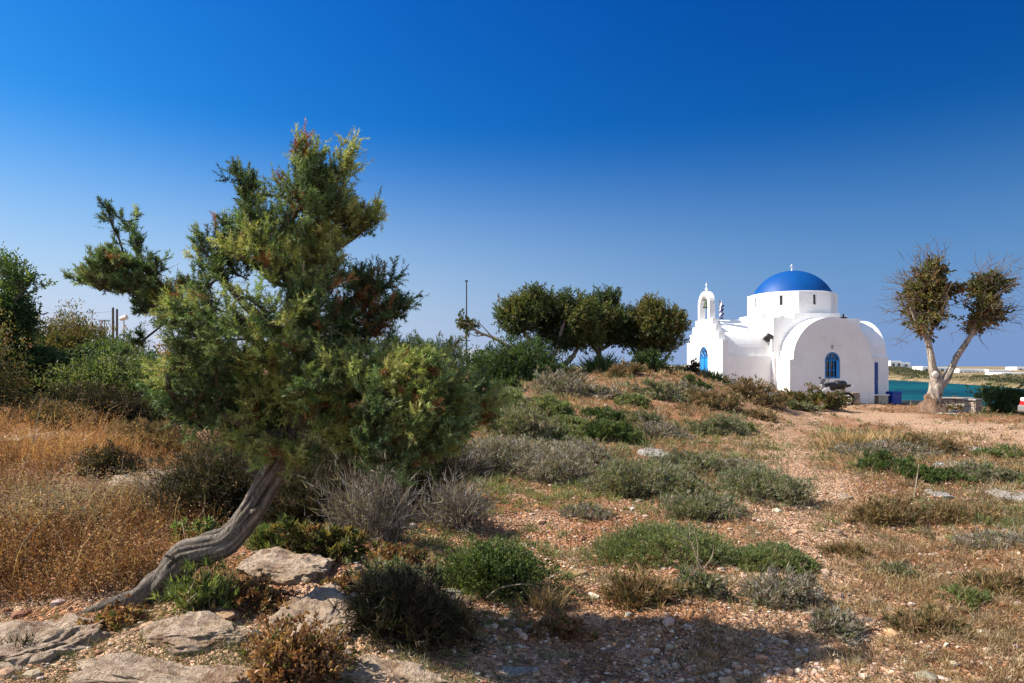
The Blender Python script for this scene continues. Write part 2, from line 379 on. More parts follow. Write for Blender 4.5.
def hit(u, v):
    """where the sight line through (u, v) meets the ground"""
    y = np.exp(np.linspace(math.log(2.5), math.log(46), 500)); x = (u - 512) / F * y; z = EYE + (HOR - v) / F * y
    g = hgt(x, y) ; i = np.argmax(g >= z)
    if not (g >= z).any(): i = np.argmin(z - g)
    return V3(x[i], y[i], g[i])
def polydist(x, y, pts):
    d = np.full(x.shape, 1e9); pts = np.asarray(pts, float)
    for a, b in zip(pts[:-1], pts[1:]):
        e = b - a; t = np.clip(((x - a[0]) * e[0] + (y - a[1]) * e[1]) / (e @ e), 0, 1)
        d = np.minimum(d, np.hypot(x - a[0] - t * e[0], y - a[1] - t * e[1]))
    return d
PATH = [(1.6, 2), (1.7, 3.5), (2.15, 4.75), (3.6, 8.2), (5.2, 13), (7.2, 18.5), (10.3, 24.5), (14, 29.5), (16.5, 32.5)]
TRACK = [(10.3, 26), (13.5, 27), (13.8, 22), (13.2, 18), (11.6, 14.5), (11, 11)]
def path_mask(x, y):
    w = .34 + .017 * y
    a = 1 - sstep(.3, 1, polydist(x, y, PATH) / (w * 1.9) + .35 * vn2(x * 1.2, y * 1.2, 31))
    b = 1 - sstep(.3, 1, polydist(x, y, TRACK) / 2.6 + .4 * vn2(x * .6, y * .6, 32))
    return np.maximum(a * .72, b)

def build_ground():
    th = np.radians(np.concatenate([np.arange(-180, -52, 4), np.arange(-52, 52, .24), np.arange(52, 180, 4)])); nth = len(th)
    rr = [.6]
    while rr[-1] < 60: rr.append(rr[-1] * 1.0125)
    while rr[-1] < 600: rr.append(rr[-1] * 1.03)
    while rr[-1] < 9000: rr.append(rr[-1] * 1.15)
    rr = np.array(rr); x = rr[:, None] * np.sin(th); y = rr[:, None] * np.cos(th); z = hgt(x, y)
    n = len(rr); i = np.arange(n - 1)[:, None] * nth; j = np.arange(nth)[None]; j2 = (j + 1) % nth
    Q = np.stack([i + j, i + j2, i + nth + j2, i + nth + j], -1).reshape(-1, 4)[:, ::-1]
    r = np.hypot(x, y)
    pm = path_mask(x, y)
    bed = sstep(.0, .5, 1.1 - np.hypot((x + 1.25) / 1.9, (y - 3.5) / 1.05) + .5 * vn2(x * 1.6, y * 1.6, 33) + .3 * vn2(x * 4, y * 4, 34)); pm = np.maximum(pm, .85 * bed)
    lit = np.clip(.45 + .6 * vn2(x * .5, y * .5, 41) + .35 * vn2(x * 2, y * 2, 42), 0, 1) * (1 - .8 * pm)
    far = sstep(50, 90, r)
    C = np.stack([pm * (1 - far), lit, far], -1).reshape(-1, 3)
    V = np.stack([x, y, z], -1).reshape(-1, 3)
    c0 = len(V); V = np.vstack([V, [0, 0, hgt(V3(0.), V3(0.))[0]]]); jj = np.arange(nth)
    T = np.stack([jj, np.full(nth, c0), (jj + 1) % nth], 1); C = np.vstack([C, [0, .5, 0]])
    o = mesh_obj('ground', (V, T, Q, C), M_SOIL, smooth=True); o['kind'] = 'structure'; return o
build_ground()

def build_sea():
    m, t, b = mat('sea_water', .4, .03); c = coords(t)
    mp = N(t, 'ShaderNodeMapping'); mp.inputs['Scale'].default_value = (.25, .06, 1); t.links.new(c, mp.inputs[0])
    n1 = noise(t, mp.outputs[0], .5, 6, .6); n2 = noise(t, c, .03, 4)
    t.links.new(ramp(t, n2.outputs[0], [(.35, (.001, .038, .052)), (.65, (.002, .068, .068))]), b.inputs['Base Color'])
    wv = ramp(t, n1.outputs[0], [(.42, (.55, .6, .62)), (.62, (1.5, 1.45, 1.4))]); t.links.new(mixc(t, .7, b.inputs['Base Color'].links[0].from_socket, wv, 'MULTIPLY'), b.inputs['Base Color'])
    bump(t, b, n1.outputs[0], .8, .35)
    mb = MB(); mb.add([(-9000, 38, SEA), (9000, 38, SEA), (9000, 9000, SEA), (-9000, 9000, SEA)], None, [[0, 1, 2, 3]])
    o = mesh_obj('sea', mb, m); o['kind'] = 'structure'
build_sea()

# ------------------------------------------------------------------ chapel
TH = math.radians(8.5); CC = (15.57, 38.0, -.25)
ch = thing('chapel', 'small whitewashed chapel with a blue dome and stepped bell gable', 'chapel', CC, rz=TH)
GB = -.6
def vault_prof(hw, r, spring, k=40):
    p = [(-hw, GB), (-hw, spring), (-r, spring)]
    p += [(-r * math.cos(a), spring + r * math.sin(a)) for a in np.linspace(0, math.pi, k)[1:-1]]
    return p + [(r, spring), (hw, spring), (hw, GB)]
def cpart(name, mb, m, parent=None, smooth=False):
    V, T, Q, C = mb.arrays(); V = V - V3(0, 0, CC[2])
    return mesh_obj(name, (V, T, Q, C), m, parent or ch, smooth, local=True)
def bevel_part(o, w=.03):
    bm = bmesh.new(); bm.from_mesh(o.data); bmesh.ops.remove_doubles(bm, verts=bm.verts, dist=1e-4)
    e = [x for x in bm.edges if len(x.link_faces) == 2 and x.calc_face_angle(0) > .7]
    bmesh.ops.bevel(bm, geom=e, offset=w, segments=2, affect='EDGES', clamp_overlap=True)
    bm.to_mesh(o.data); bm.free()
nave = cpart('nave', prism(MB(), vault_prof(2.2, 2.05, 2.2), 'x', -4.9, 4.25), M_WHITE)
tr = cpart('transept', prism(MB(), vault_prof(2.31, 2.13, 2.04, 56), 'y', -3.7, 3.7), M_WHITE)
blk = MB()
box(blk, (0, 0, (GB + 4.2) / 2), (4.9, 4.8, 4.2 - GB)); 
cr = cpart('crossing', blk, M_WHITE)
cross_cap = prism(MB(), [(-2.447, -1.28), (-1.28, -1.28), (-1.28, -2.397), (1.28, -2.397), (1.28, -1.28), (2.447, -1.28), (2.447, 1.28), (1.28, 1.28), (1.28, 2.397), (-1.28, 2.397), (-1.28, 1.28), (-2.447, 1.28)], 'z', 4.15, 4.47)
cpart('parapet', cross_cap, M_WHITE, cr)
oct_ = [(2.35 * math.cos(math.radians(22.5 + 45 * i)), 2.35 * math.sin(math.radians(22.5 + 45 * i))) for i in range(8)]
drum = cpart('drum', prism(MB(), oct_, 'z', 4.4, 5.63), M_WHITE)
for i in range(8):
    a = math.radians(45 * i); ap = 2.35 * math.cos(math.radians(22.5))
    c = box(MB(), (ap * math.cos(a), ap * math.sin(a), 5.2), (.3, .17, .52), rz=a)
    cut(drum, cpart('cutter', c, M_WHITE))
    p = box(MB(), ((ap - .135) * math.cos(a), (ap - .135) * math.sin(a), 5.2), (.02, .165, .515), rz=a)
    cpart('pane', p, M_GLASS, drum)
Rd = (2.1 ** 2 + 1.4 ** 2) / 2.8
dome = cpart('dome', lathe(MB(), [(Rd * math.sin(a), 5.6 + 1.4 - Rd + Rd * math.cos(a)) for a in np.linspace(math.asin(2.1 / Rd), 0.001, 28)], 72), M_DOME, smooth=True)
cpart('rim', lathe(MB(), [(2.16, 5.625), (2.16, 5.66), (2.1, 5.675), (2.0, 5.675)], 72), M_WHITE, dome)
cx = MB(); box(cx, (0, 0, 7.18), (.05, .06, .36), bev=.01); box(cx, (0, 0, 7.26), (.2, .055, .05), bev=.01); box(cx, (0, 0, 6.99), (.14, .14, .05), bev=.01)
cpart('cross', cx, M_IRONW, dome)
# facade with stepped gable and bell arch
FX0, FX1 = -5.2, -4.88
half = [(2.25, GB), (2.25, 3.05), (1.85, 3.05), (1.85, 3.48), (1.47, 3.48), (1.47, 3.87), (1.1, 3.87), (1.1, 4.22), (.74, 4.22)]
prof = [(y, z) for y, z in half]
arc = [(.74 * math.cos(a), 5.02 + .74 * math.sin(a)) for a in np.linspace(0, math.pi, 25)]
prof = prof + arc + [(-y, z) for y, z in half[::-1]]
prof = [(y - .05, z) for y, z in prof]
fac = cpart('gable_front', prism(MB(), prof, 'x', FX0, FX1), M_WHITE)
op = [(-.5 - .05, 4.22), (.5 - .05, 4.22)] + [(.5 * math.cos(a) - .05, 5.02 + .5 * math.sin(a)) for a in np.linspace(0, math.pi, 19)]
cut(fac, cpart('cutter', prism(MB(), op, 'x', FX0 - .3, FX1 + .3), M_WHITE))
fx = MB(); bx_ = (FX0 + FX1) / 2; lathe(fx, [(.0, 5.72), (.05, 5.74), (.04, 5.8), (.09, 5.88), (.04, 5.96), (.001, 5.99)], 12, c=(bx_, -.05, 0))
box(fx, (bx_, -.05, 6.1), (.04, .04, .3)); box(fx, (bx_, -.05, 6.14), (.04, .16, .04)); cpart('cross', fx, M_IRONW, fac)
bl = MB(); lathe(bl, [(.03, 5.3), (.1, 5.29), (.14, 5.2), (.155, 5.05), (.2, 4.93), (.25, 4.87), (.22, 4.87), (.13, 5.0)], 20, c=(bx_, -.14, 0))
bell = cpart('bell', bl, M_BRONZE, fac, True)
cpart('bell_bar', tube(MB(), [(bx_, -.5, 5.33), (bx_, .4, 5.33)], .025, 6), M_DARK, fac)
def arched(hw, z0, zs, k=13, c=0): return [(c - hw, z0), (c + hw, z0)] + [(c + hw * math.cos(a), zs + hw * math.sin(a)) for a in np.linspace(0, math.pi, k)]
# blue door in the gable front
cut(fac, cpart('cutter', prism(MB(), arched(.56, .3, 2.2, c=-.03), 'x', FX0 - .2, FX0 + .12), M_WHITE))
dm = MB(); prism(dm, arched(.55, .3, 2.2, c=-.03), 'x', FX0 + .07, FX0 + .118)
fdoor = cpart('door', dm, M_BLUE, fac)
g = MB(); prism(g, [(-.03 + .44 * math.cos(a), 2.2 + .44 * math.sin(a)) for a in np.linspace(0, math.pi, 13)], 'x', FX0 + .06, FX0 + .068); cpart('fanlight', g, M_GLASS, fdoor)
g = MB()
for a in (.6, 1.57, 2.54): tube(g, [(FX0 + .05, -.03, 2.2), (FX0 + .05, -.03 + .45 * math.cos(a), 2.2 + .45 * math.sin(a))], .025, 4)
tube(g, [(FX0 + .05, -.03 + .24 * math.cos(a), 2.2 + .24 * math.sin(a)) for a in np.linspace(0, math.pi, 9)], .02, 4)
tube(g, [(FX0 + .05, -.58, 2.18), (FX0 + .05, .52, 2.18)], .03, 4); tube(g, [(FX0 + .055, -.03, .3), (FX0 + .055, -.03, 2.2)], .02, 4); cpart('glazing_bar', g, M_BLUE, fdoor)
# arched window in the transept front
wc = .0; wz0, wzs, wh = 1.07, 1.98, .41
cut(tr, cpart('cutter', prism(MB(), arched(wh + .01, wz0, wzs, 17, wc), 'y', -3.9, -3.55), M_WHITE))
win = MB()
fr_o = arched(wh, wz0 + .01, wzs, 17, wc); fr_i = arched(wh - .075, wz0 + .085, wzs, 17, wc)
k = len(fr_o); Vv = [(x, -3.66, z) for x, z in fr_o] + [(x, -3.66, z) for x, z in fr_i] + [(x, -3.58, z) for x, z in fr_o] + [(x, -3.58, z) for x, z in fr_i]
Qq = []
for i in range(k):
    j = (i + 1) % k; Qq += [(i, j, k + j, k + i), (k + i, k + j, 3 * k + j, 3 * k + i), (j, i, 2 * k + i, 2 * k + j)]
win.add(Vv, None, Qq); wo_ = cpart('window', win, M_BLUE, tr)
cpart('pane', prism(MB(), fr_i, 'y', -3.59, -3.575), M_GLASS, wo_)
g = MB()
for x in (-.115, .115): tube(g, [(wc + x, -3.63, wz0 + .05), (wc + x, -3.63, wzs)], .03, 4)
for z in (wz0 + .42, wzs): tube(g, [(wc - wh + .03, -3.635, z), (wc + wh - .03, -3.635, z)], .024, 4)
for a in (.65, 1.57, 2.49): tube(g, [(wc, -3.63, wzs), (wc + .37 * math.cos(a), -3.63, wzs + .37 * math.sin(a))], .022, 4)
tube(g, [(wc + .18 * math.cos(a), -3.63, wzs + .18 * math.sin(a)) for a in np.linspace(0, math.pi, 9)], .02, 4)
cpart('glazing_bar', g, M_BLUE, wo_)
cpart('shutter', box(MB(), (wc + .30, -3.675, wz0 + .47), (.17, .03, .86), bev=.008), M_BLUE, wo_)
sc = MB(); box(sc, (wc - .02, -3.715, 2.66), (.05, .03, .2)); box(sc, (wc - .02, -3.717, 2.69), (.14, .03, .05)); cpart('wall_cross', sc, M_GREYM, tr)
# blue side door in the east arm
sdoor = cpart('door', box(MB(), (3.13, -2.215, .83), (.95, .06, 2.14), bev=.01), M_NAVY, nave)
cpart('handle', box(MB(), (3.5, -2.26, .9), (.03, .04, .14)), M_GREYM, sdoor)
cpart('roof_spike', lathe(MB(), [(.2, 4.2), (.18, 4.27), (.05, 4.3), (.04, 4.4), (.001, 4.5)], 8, c=(1.62, -2.2, 0)), M_DARK, cr)
for yy, zz in ((-2.0, 3.1), (-2.32, 3.25)):
    q = box(MB(), (-2.62, yy, zz), (.34, .2, .2), ry=.5, bev=.03); tube(q, [(-2.44, yy, zz - .1), (-2.6, yy, zz)], .03, 5)
    cpart('floodlight', q, M_DARK, cr)
q = box(MB(), (-2.5, -2.3, 2.75), (.1, .16, .5), bev=.02); cpart('junction_box', q, M_IRONW, cr)
def cw(x, y, z):
    c, s = math.cos(TH), math.sin(TH); return V3(CC[0] + c * x - s * y, CC[1] + s * x + c * y, z)

# flag on the gable
fp = cw(-4.78, -1.02, 3.95)
flag = thing('flag', 'blue and white striped flag hanging limp beside the bell gable', 'flag', tuple(fp))
mesh_obj('pole', tube(MB(), [fp, fp + V3(0, 0, 1.35)], .018, 6), M_GREYM, flag)
nx, nz = 14, 34; uu, vv = np.meshgrid(np.linspace(0, 1, nx), np.linspace(0, 1, nz))
# u runs along the fly, v down the hoist; hanging folds gather the fly under the hoist
X = .02 + .26 * uu * (1 - .35 * vv) + .03 * np.sin(vv * 9 + uu * 3); Yy = .09 * np.sin(uu * 11 + vv * 2); Z = 1.3 - .9 * vv - .28 * uu - .1 * uu * uu
st = (np.floor((vv * .9 + uu * .55) * 9).astype(int) % 2 == 0)
canton = (uu < .5) & (vv < .45); cross_ = canton & ((abs(uu - .25) < .06) | (abs(vv - .22) < .05))
blue = np.where(canton, ~cross_, st)
Cf = np.where(blue[..., None], V3(.01, .05, .30), V3(.78, .78, .78)).reshape(-1, 3)
i = np.arange(nz - 1)[:, None] * nx; j = np.arange(nx - 1)[None]
mb = MB().add(np.stack([X, Yy, Z], -1).reshape(-1, 3) + fp, None, np.stack([i + j, i + j + 1, i + nx + j + 1, i + nx + j], -1).reshape(-1, 4), Cf)
mesh_obj('cloth', mb, M_CLOTH, flag, True)

# ------------------------------------------------------------------ yard furniture by the chapel
def at(u, Y): x = (u - 512) / F * Y; return V3(x, Y, float(hgt(V3(x), V3(Y))[0]))
b0 = cw(2.68, -3.15, 0); b0[2] = float(hgt(b0[:1], b0[1:2])[0]) - .03
bench = thing('stone_bench', 'white slab bench on two rough stone blocks below the dark blue side door', 'bench', tuple(b0), rz=TH)
ml = lambda n, m_, p: mesh_obj(n, m_, p[0], p[1], local=True)
ml('seat', box(MB(), (0, 0, .47), (1.5, .42, .07), bev=.015), (M_SLAB, bench))
for x in (-.38, .42): ml('leg', box(MB(), (x, 0, .22), (.56, .36, .44), bev=.03), (M_CREAM, bench))
w0 = cw(3.86, -3.1, 0); w0[2] = float(hgt(w0[:1], w0[1:2])[0])
bin_ = thing('waste_bin', 'blue lidded plastic waste bin beside the white slab bench', 'bin', tuple(w0), rz=.15)
ml('body', box(MB(), (0, 0, .3), (.52, .48, .6), bev=.04, taper=1.08), (M_BIN, bin_))
ml('lid', box(MB(), (0, 0, .635), (.58, .56, .07), bev=.03, taper=.86), (M_BIN, bin_))
ml('rim', box(MB(), (0, 0, .585), (.57, .55, .03), bev=.012), (M_BIN, bin_))

def stone_wall(name, label, pts, h, wid, cap):
    p = np.array(pts, float); base = p.mean(0); z = hgt(p[:, 0], p[:, 1]); root = thing(name, label, 'wall', (base[0], base[1], float(z.mean())))
    root['kind'] = 'thing'; d = p[1] - p[0]; L = np.hypot(*d); a = math.atan2(d[1], d[0]); bm = bmesh.new(); rg = random.Random(len(label))
    mb = MB(); x = -L / 2
    while x < L / 2 - .05:
        w = min(rg.uniform(.25, .5), L / 2 - x); zz = -.2; 
        while zz < h - .03:
            hh = min(rg.uniform(.14, .24), h - zz); s = rg.uniform(-.02, .03)
            box(mb, (x + w / 2, s, zz + hh / 2), (w - .015, wid + s, hh - .012), bev=.025, rz=rg.uniform(-.03, .03)); zz += hh
        x += w
    o = ml('stonework', mb, (M_STONEWALL, root))
    if cap: ml('coping', box(MB(), (0, 0, h + .045), (L + .06, wid + .1, .07), bev=.02), (M_ROCKW, root))
    root.rotation_euler.z = a
stone_wall('garden_wall', 'low dry stone wall at the water edge right of the blue bin', [cw(4.45, -2.5, 0)[:2], cw(6.1, -2.6, 0)[:2]], .42, .4, False)
stone_wall('garden_wall', 'low stone wall with pale coping at the water edge, right of the forked tree', [at(938, 30.5)[:2], at(972, 30)[:2]], .48, .4, True)
stone_wall('garden_wall', 'short thick pale wall end left of the dark round bush', [at(967, 29)[:2], at(979, 28.6)[:2]], .52, .5, True)

# motorbike: nose to the left, parked in front of the transept window wall
mp_ = at(834, 32.3)
bike = thing('motorbike', 'black and white motorbike parked before the chapel wall under the arched window', 'motorbike', tuple(mp_), rz=math.pi + .12)
def wheel(x):
    w = MB(); a = np.linspace(0, 2 * math.pi, 29)
    pr = [(.31 + .055 * math.cos(t), .055 * math.sin(t)) for t in np.linspace(0, 2 * math.pi, 11)]
    lathe(w, pr, 28, c=(x, 0, .31), axis='y'); o = ml('wheel', w, (M_RUBBER, bike))
    r_ = MB(); lathe(r_, [(.25, -.03), (.27, 0), (.25, .03), (.23, 0), (.25, -.03)], 24, c=(x, 0, .31), axis='y')
    for t in np.arange(6) * math.pi / 3: tube(r_, [(x, 0, .31), (x + .24 * math.cos(t), 0, .31 + .24 * math.sin(t))], .014, 4)
    lathe(r_, [(.001, -.07), (.05, -.07), (.05, .07), (.001, .07)], 12, c=(x, 0, .31), axis='y'); ml('rim', r_, (M_GREYM, o))
wheel(.72); wheel(-.68)
q = MB(); tube(q, [(.72, .09, .31), (.5, .09, .98)], .024, 8); tube(q, [(.72, -.09, .31), (.5, -.09, .98)], .024, 8); ml('fork', q, (M_GREYM, bike))
q = MB(); tube(q, smooth_line([(.5, 0, .9), (.1, 0, .78), (-.3, 0, .72), (-.75, 0, .86)], 14), .03, 8); tube(q, smooth_line([(.48, 0, .82), (.25, 0, .35), (-.2, 0, .3), (-.68, 0, .31)], 14), .028, 8); ml('frame', q, (M_DARK, bike))
q = box(MB(), (.1, 0, .43), (.42, .3, .3), bev=.06); lathe(q, [(.001, -.2), (.11, -.19), (.11, .19), (.001, .2)], 16, c=(-.02, 0, .38), axis='y'); ml('engine', q, (M_GREYM, bike))
q = MB(); tube(q, smooth_line([(.25, -.17, .3), (-.2, -.19, .25), (-.5, -.2, .33), (-.95, -.2, .45)], 14), [.025] * 6 + [.035] + [.055] * 7, 8); ml('exhaust', q, (M_DARK, bike))
def blob(rx, ry, rz, c, sq=1.0, k=16):
    m_ = MB(); pr = [(max(.001, abs(math.sin(a)) ** sq), -math.cos(a)) for a in np.linspace(0, math.pi, 12)]; lathe(m_, pr, k)
    m_.V[0] = m_.V[0] * V3(rx, ry, rz) + V3(*c); return m_
ml('fuel_tank', blob(.36, .2, .19, (.14, 0, .96), .7), (M_BLACKP, bike))
ml('seat', box(blob(.34, .16, .085, (-.28, 0, .88), .7), (-.6, 0, .97), (.42, .26, .11), bev=.05, ry=.12), (M_BLACKP, bike))
q = box(MB(), (-.72, 0, .86), (.46, .24, .16), bev=.06, ry=.25); ml('tail', q, (M_PLASTW, bike))
for s in (-.18, .18): ml('fairing', box(MB(), (.46, s * .8, .74), (.38, .05, .3), bev=.022, ry=.45), (M_PLASTW, bike))
ml('saddle_bag', blob(.34, .26, .19, (-.3, 0, 1.04), .6), (M_BLACKP, bike))
q = MB(); tube(q, smooth_line([(.3, .4, 1.12), (.42, .3, 1.13), (.5, .12, 1.02), (.5, -.12, 1.02), (.42, -.3, 1.13), (.3, -.4, 1.12)], 20), .018, 6); hb = ml('handlebar', q, (M_DARK, bike))
for s in (-1, 1):
    q = MB(); tube(q, [(.44, s * .28, 1.13), (.5, s * .34, 1.32)], .01, 4); box(q, (.5, s * .36, 1.35), (.03, .16, .09), bev=.02); ml('mirror', q, (M_BLACKP, hb))
ml('headlight', box(MB(), (.6, 0, .96), (.16, .22, .2), bev=.05), (M_GREYM, bike))
ml('windscreen', box(MB(), (.56, 0, 1.17), (.03, .3, .3), bev=.012, ry=-.5), (M_BLACKP, bike))
for x, n in ((.72, 0), (-.68, 1)):
    a = np.linspace(.35, 2.5, 12) if n == 0 else np.linspace(.3, 2.2, 12); q = MB(); L = [(x + .4 * math.cos(t), .31 + .4 * math.sin(t)) for t in a]
    q.add([(p[0], s * .08, p[1]) for p in L for s in (-1, 1)], None, [(2 * i, 2 * i + 1, 2 * i + 3, 2 * i + 2) for i in range(11)]); ml('mudguard', q, (M_BLACKP, bike))
ml('stand', tube(MB(), [(-.1, .15, .3), (-.2, .33, .02)], .014, 5), (M_DARK, bike))

sb0 = at(853.5, 33.0); blk_ = thing('stone_block', 'squat grey rough stone block behind the rear wheel of the motorbike', 'block', tuple(sb0), rz=TH)
ml('lower_course', box(MB(), (0, 0, .13), (.46, .4, .36), bev=.03), (M_STONEWALL, blk_)); ml('upper_course', box(MB(), (.01, 0, .46), (.43, .38, .28), bev=.035, rz=.05), (M_STONEWALL, blk_))
# red car, only its nose inside the frame
cp_ = at(1034, 25.6)
car = thing('parked_car', 'red car parked at the right edge, its nose just in view', 'car', tuple(cp_ + V3(2.05, 0, 0)), rz=.0)
side = [(-2.0, .28), (-2.02, .5), (-1.96, .72), (-1.7, .86), (-.95, .97), (-.35, 1.42), (.95, 1.46), (1.65, 1.02), (1.95, .95), (2.0, .6), (1.98, .28)]
def car_shell():
    bm = bmesh.new(); rows = []
    for y, s, dz in ((-.83, .97, -.02), (-.78, 1, 0), (0, 1.0, .03), (.78, 1, 0), (.83, .97, -.02)):
        rows.append([bm.verts.new((x * s, y * (1 - .14 * max(0, z - .95) / .5), z + (dz if z > .5 else 0))) for x, z in side])
    for a, b in zip(rows[:-1], rows[1:]):
        for i in range(len(side)): j = (i + 1) % len(side); bm.faces.new((a[i], a[j], b[j], b[i]))
    bm.faces.new(rows[0]); bm.faces.new(rows[-1][::-1]); bmesh.ops.recalc_face_normals(bm, faces=list(bm.faces))
    m_ = MB(); add_bm(m_, bm); return m_
ml('body', car_shell(), (M_RED, car))
ml('bumper', box(MB(), (-1.97, 0, .36), (.2, 1.66, .26), bev=.06), (M_GREYM, car))
ml('bumper', box(MB(), (1.95, 0, .36), (.2, 1.66, .26), bev=.06), (M_GREYM, car))
for s in (-1, 1):
    ml('headlight', box(MB(), (-1.9, s * .62, .7), (.2, .3, .14), bev=.04), (M_IRONW, car))
    ml('window', prism(MB(), [(-.72, 1.04), (-.28, 1.36), (.85, 1.39), (1.3, 1.05)], 'y', s * .765, s * .80), (M_GLASS, car))
    for x in (-1.28, 1.25):
        q = MB(); lathe(q, [(.001, -.1), (.28, -.1), (.31, -.06), (.31, .06), (.28, .1), (.001, .1)], 24, c=(x, s * .76, .31), axis='y'); wh_ = ml('wheel', q, (M_RUBBER, car))
        q = MB(); lathe(q, [(.001, -.112), (.19, -.112), (.2, 0), (.19, .112), (.001, .112)], 20, c=(x, s * .76, .31), axis='y'); ml('rim', q, (M_GREYM, wh_))
ml('windscreen', MB().add([(-.9, -.66, 1.01), (-.9, .66, 1.01), (-.42, .6, 1.41), (-.42, -.6, 1.41)], None, [[0, 1, 2, 3]]), (M_GLASS, car))

# ------------------------------------------------------------------ far houses, masts, wires
def house(u0, u1, vt, Y, hgt_m, label, wins=0, group=None, depth=8):
    x0, x1 = (u0 - 512) / F * Y, (u1 - 512) / F * Y; zt = EYE + (HOR - vt) / F * Y; xc = (x0 + x1) / 2
    zb = zt - hgt_m
    h = thing('house', label, 'house', (xc, Y, zb), group)
    m_ = box(MB(), (0, 0, hgt_m / 2 - 1), (x1 - x0, depth, hgt_m + 2)); box(m_, (0, 0, hgt_m + .15), (x1 - x0 - .5, depth - .5, .3)); ml('wall', m_, (M_HOUSE, h))
    for i in range(wins):
        x = (i + .5) / wins * (x1 - x0) - (x1 - x0) / 2
        ml('window', box(MB(), (x, -depth / 2 - .02, hgt_m * .55), (min(1.3, (x1 - x0) / wins * .45), .1, hgt_m * .38)), (M_SHADE, h))
    return h
house(886, 897, 361.5, 330, 3.6, 'white cube house high on the far headland just right of the chapel', 2)
house(897, 906, 363.2, 335, 2.6, 'lower white wing beside the topmost house on the headland', 1)
house(917, 926, 367, 310, 3.2, 'small white house on the far shore left of the forked tree trunk', 1)
house(928, 946, 367.6, 320, 2.6, 'white flat house seen behind the forked trunk across the bay', 3)
house(953, 982, 369.5, 290, 3.4, 'long white hall on the far shore, longest of the buildings', 7)
house(982, 1003, 370.3, 288, 2.9, 'white block joined to the right end of the long hall', 3)
house(993, 1023, 373.2, 235, 1.7, 'low white pavilion with dark openings near the far waterline', 6)
house(1011, 1040, 367.5, 340, 2.8, 'white house on the skyline above the low pavilion', 4)
house(462, 472, 352, 130, 5, 'white house behind the tall mast, left of the dark evergreen bush', 2)
house(473, 482, 350.5, 140, 5.2, 'taller white house just right of the mast foot', 2)
house(481, 491, 353.5, 128, 4.4, 'small white house touching the dark evergreen bush', 2)
house(440, 455, 356, 150, 4, 'white house half hidden by the right branches of the foreground juniper', 2)

ms = at(466.5, 60); mast = thing('mast', 'tall thin metal mast with a small crossarm behind the crest', 'mast', tuple(ms))
top = EYE + (HOR - 281) / F * 60
mesh_obj('pole', tube(MB(), [ms - V3(0, 0, .5), V3(ms[0], 60, top)], [.085, .05], 8), M_DARK, mast)
mesh_obj('crossarm', box(MB(), (ms[0], 60, EYE + (HOR - 340.5) / F * 60), (.7, .08, .06)), M_DARK, mast)
mesh_obj('crossarm', box(MB(), (ms[0], 60, top), (.25, .1, .12)), M_DARK, mast)
def pole(u, Y, vt, r, label, arm=None):
    b = at(u, Y); zt = EYE + (HOR - vt) / F * Y; o = thing('utility_pole', label, 'pole', tuple(b))
    mesh_obj('pole', tube(MB(), [b - V3(0, 0, .5), V3(b[0], Y, zt)], [r, r * .8], 8), M_WOOD, o)
    if arm: mesh_obj('crossarm', box(MB(), (b[0], Y, zt - .1), (arm, .12, .12)), M_WOOD, o)
    return V3(b[0], Y, zt)
p1 = pole(113, 60, 307.5, .12, 'thick left pole of the twin wooden poles beyond the left bushes')
p2 = pole(117, 60, 309, .11, 'thinner right pole of the twin wooden poles beyond the left bushes')
p3 = pole(104.5, 75, 320, .07, 'short wooden pole with a T crossarm left of the twin poles', 1.2)
p4 = pole(40, 90, 303, .07, 'thin distant pole beside the dark tree at the left edge', .6)
lb = at(124, 58); lm = thing('street_lamp', 'drum headed lamp post right of the twin poles', 'lamp', tuple(lb))
mesh_obj('post', tube(MB(), [lb - V3(0, 0, .4), V3(lb[0], 58, 5.7)], .05, 6), M_GREYM, lm)
q = MB(); tube(q, [(lb[0] - .3, 58, 5.75), (lb[0] + .25, 58, 5.95)], [.16, .22], 10); mesh_obj('lamp_head', q, M_CUT, lm)
for k_, (dz, lab) in enumerate(((-.35, 'topmost power line slung between the left poles'), (-1.0, 'middle power line slung between the left poles'), (-1.7, 'lowest power line slung between the left poles'))):
    a = p4 + V3(0, 0, -.1 + dz * .8); b = p1 + V3(0, 0, dz); c = V3(-200, 170, 9 + dz * 2)
    L1 = [a + (b - a) * t - V3(0, 0, 1.2 * 4 * t * (1 - t) * .35) for t in np.linspace(0, 1, 14)]; L0 = [c + (a - c) * t - V3(0, 0, 1.5 * 4 * t * (1 - t) * .4) for t in np.linspace(0, 1, 12)]
    tag(mesh_obj('power_line', tube(MB(), L0[:-1] + L1, .014, 4), M_DARK), lab, 'cable', 'power lines')

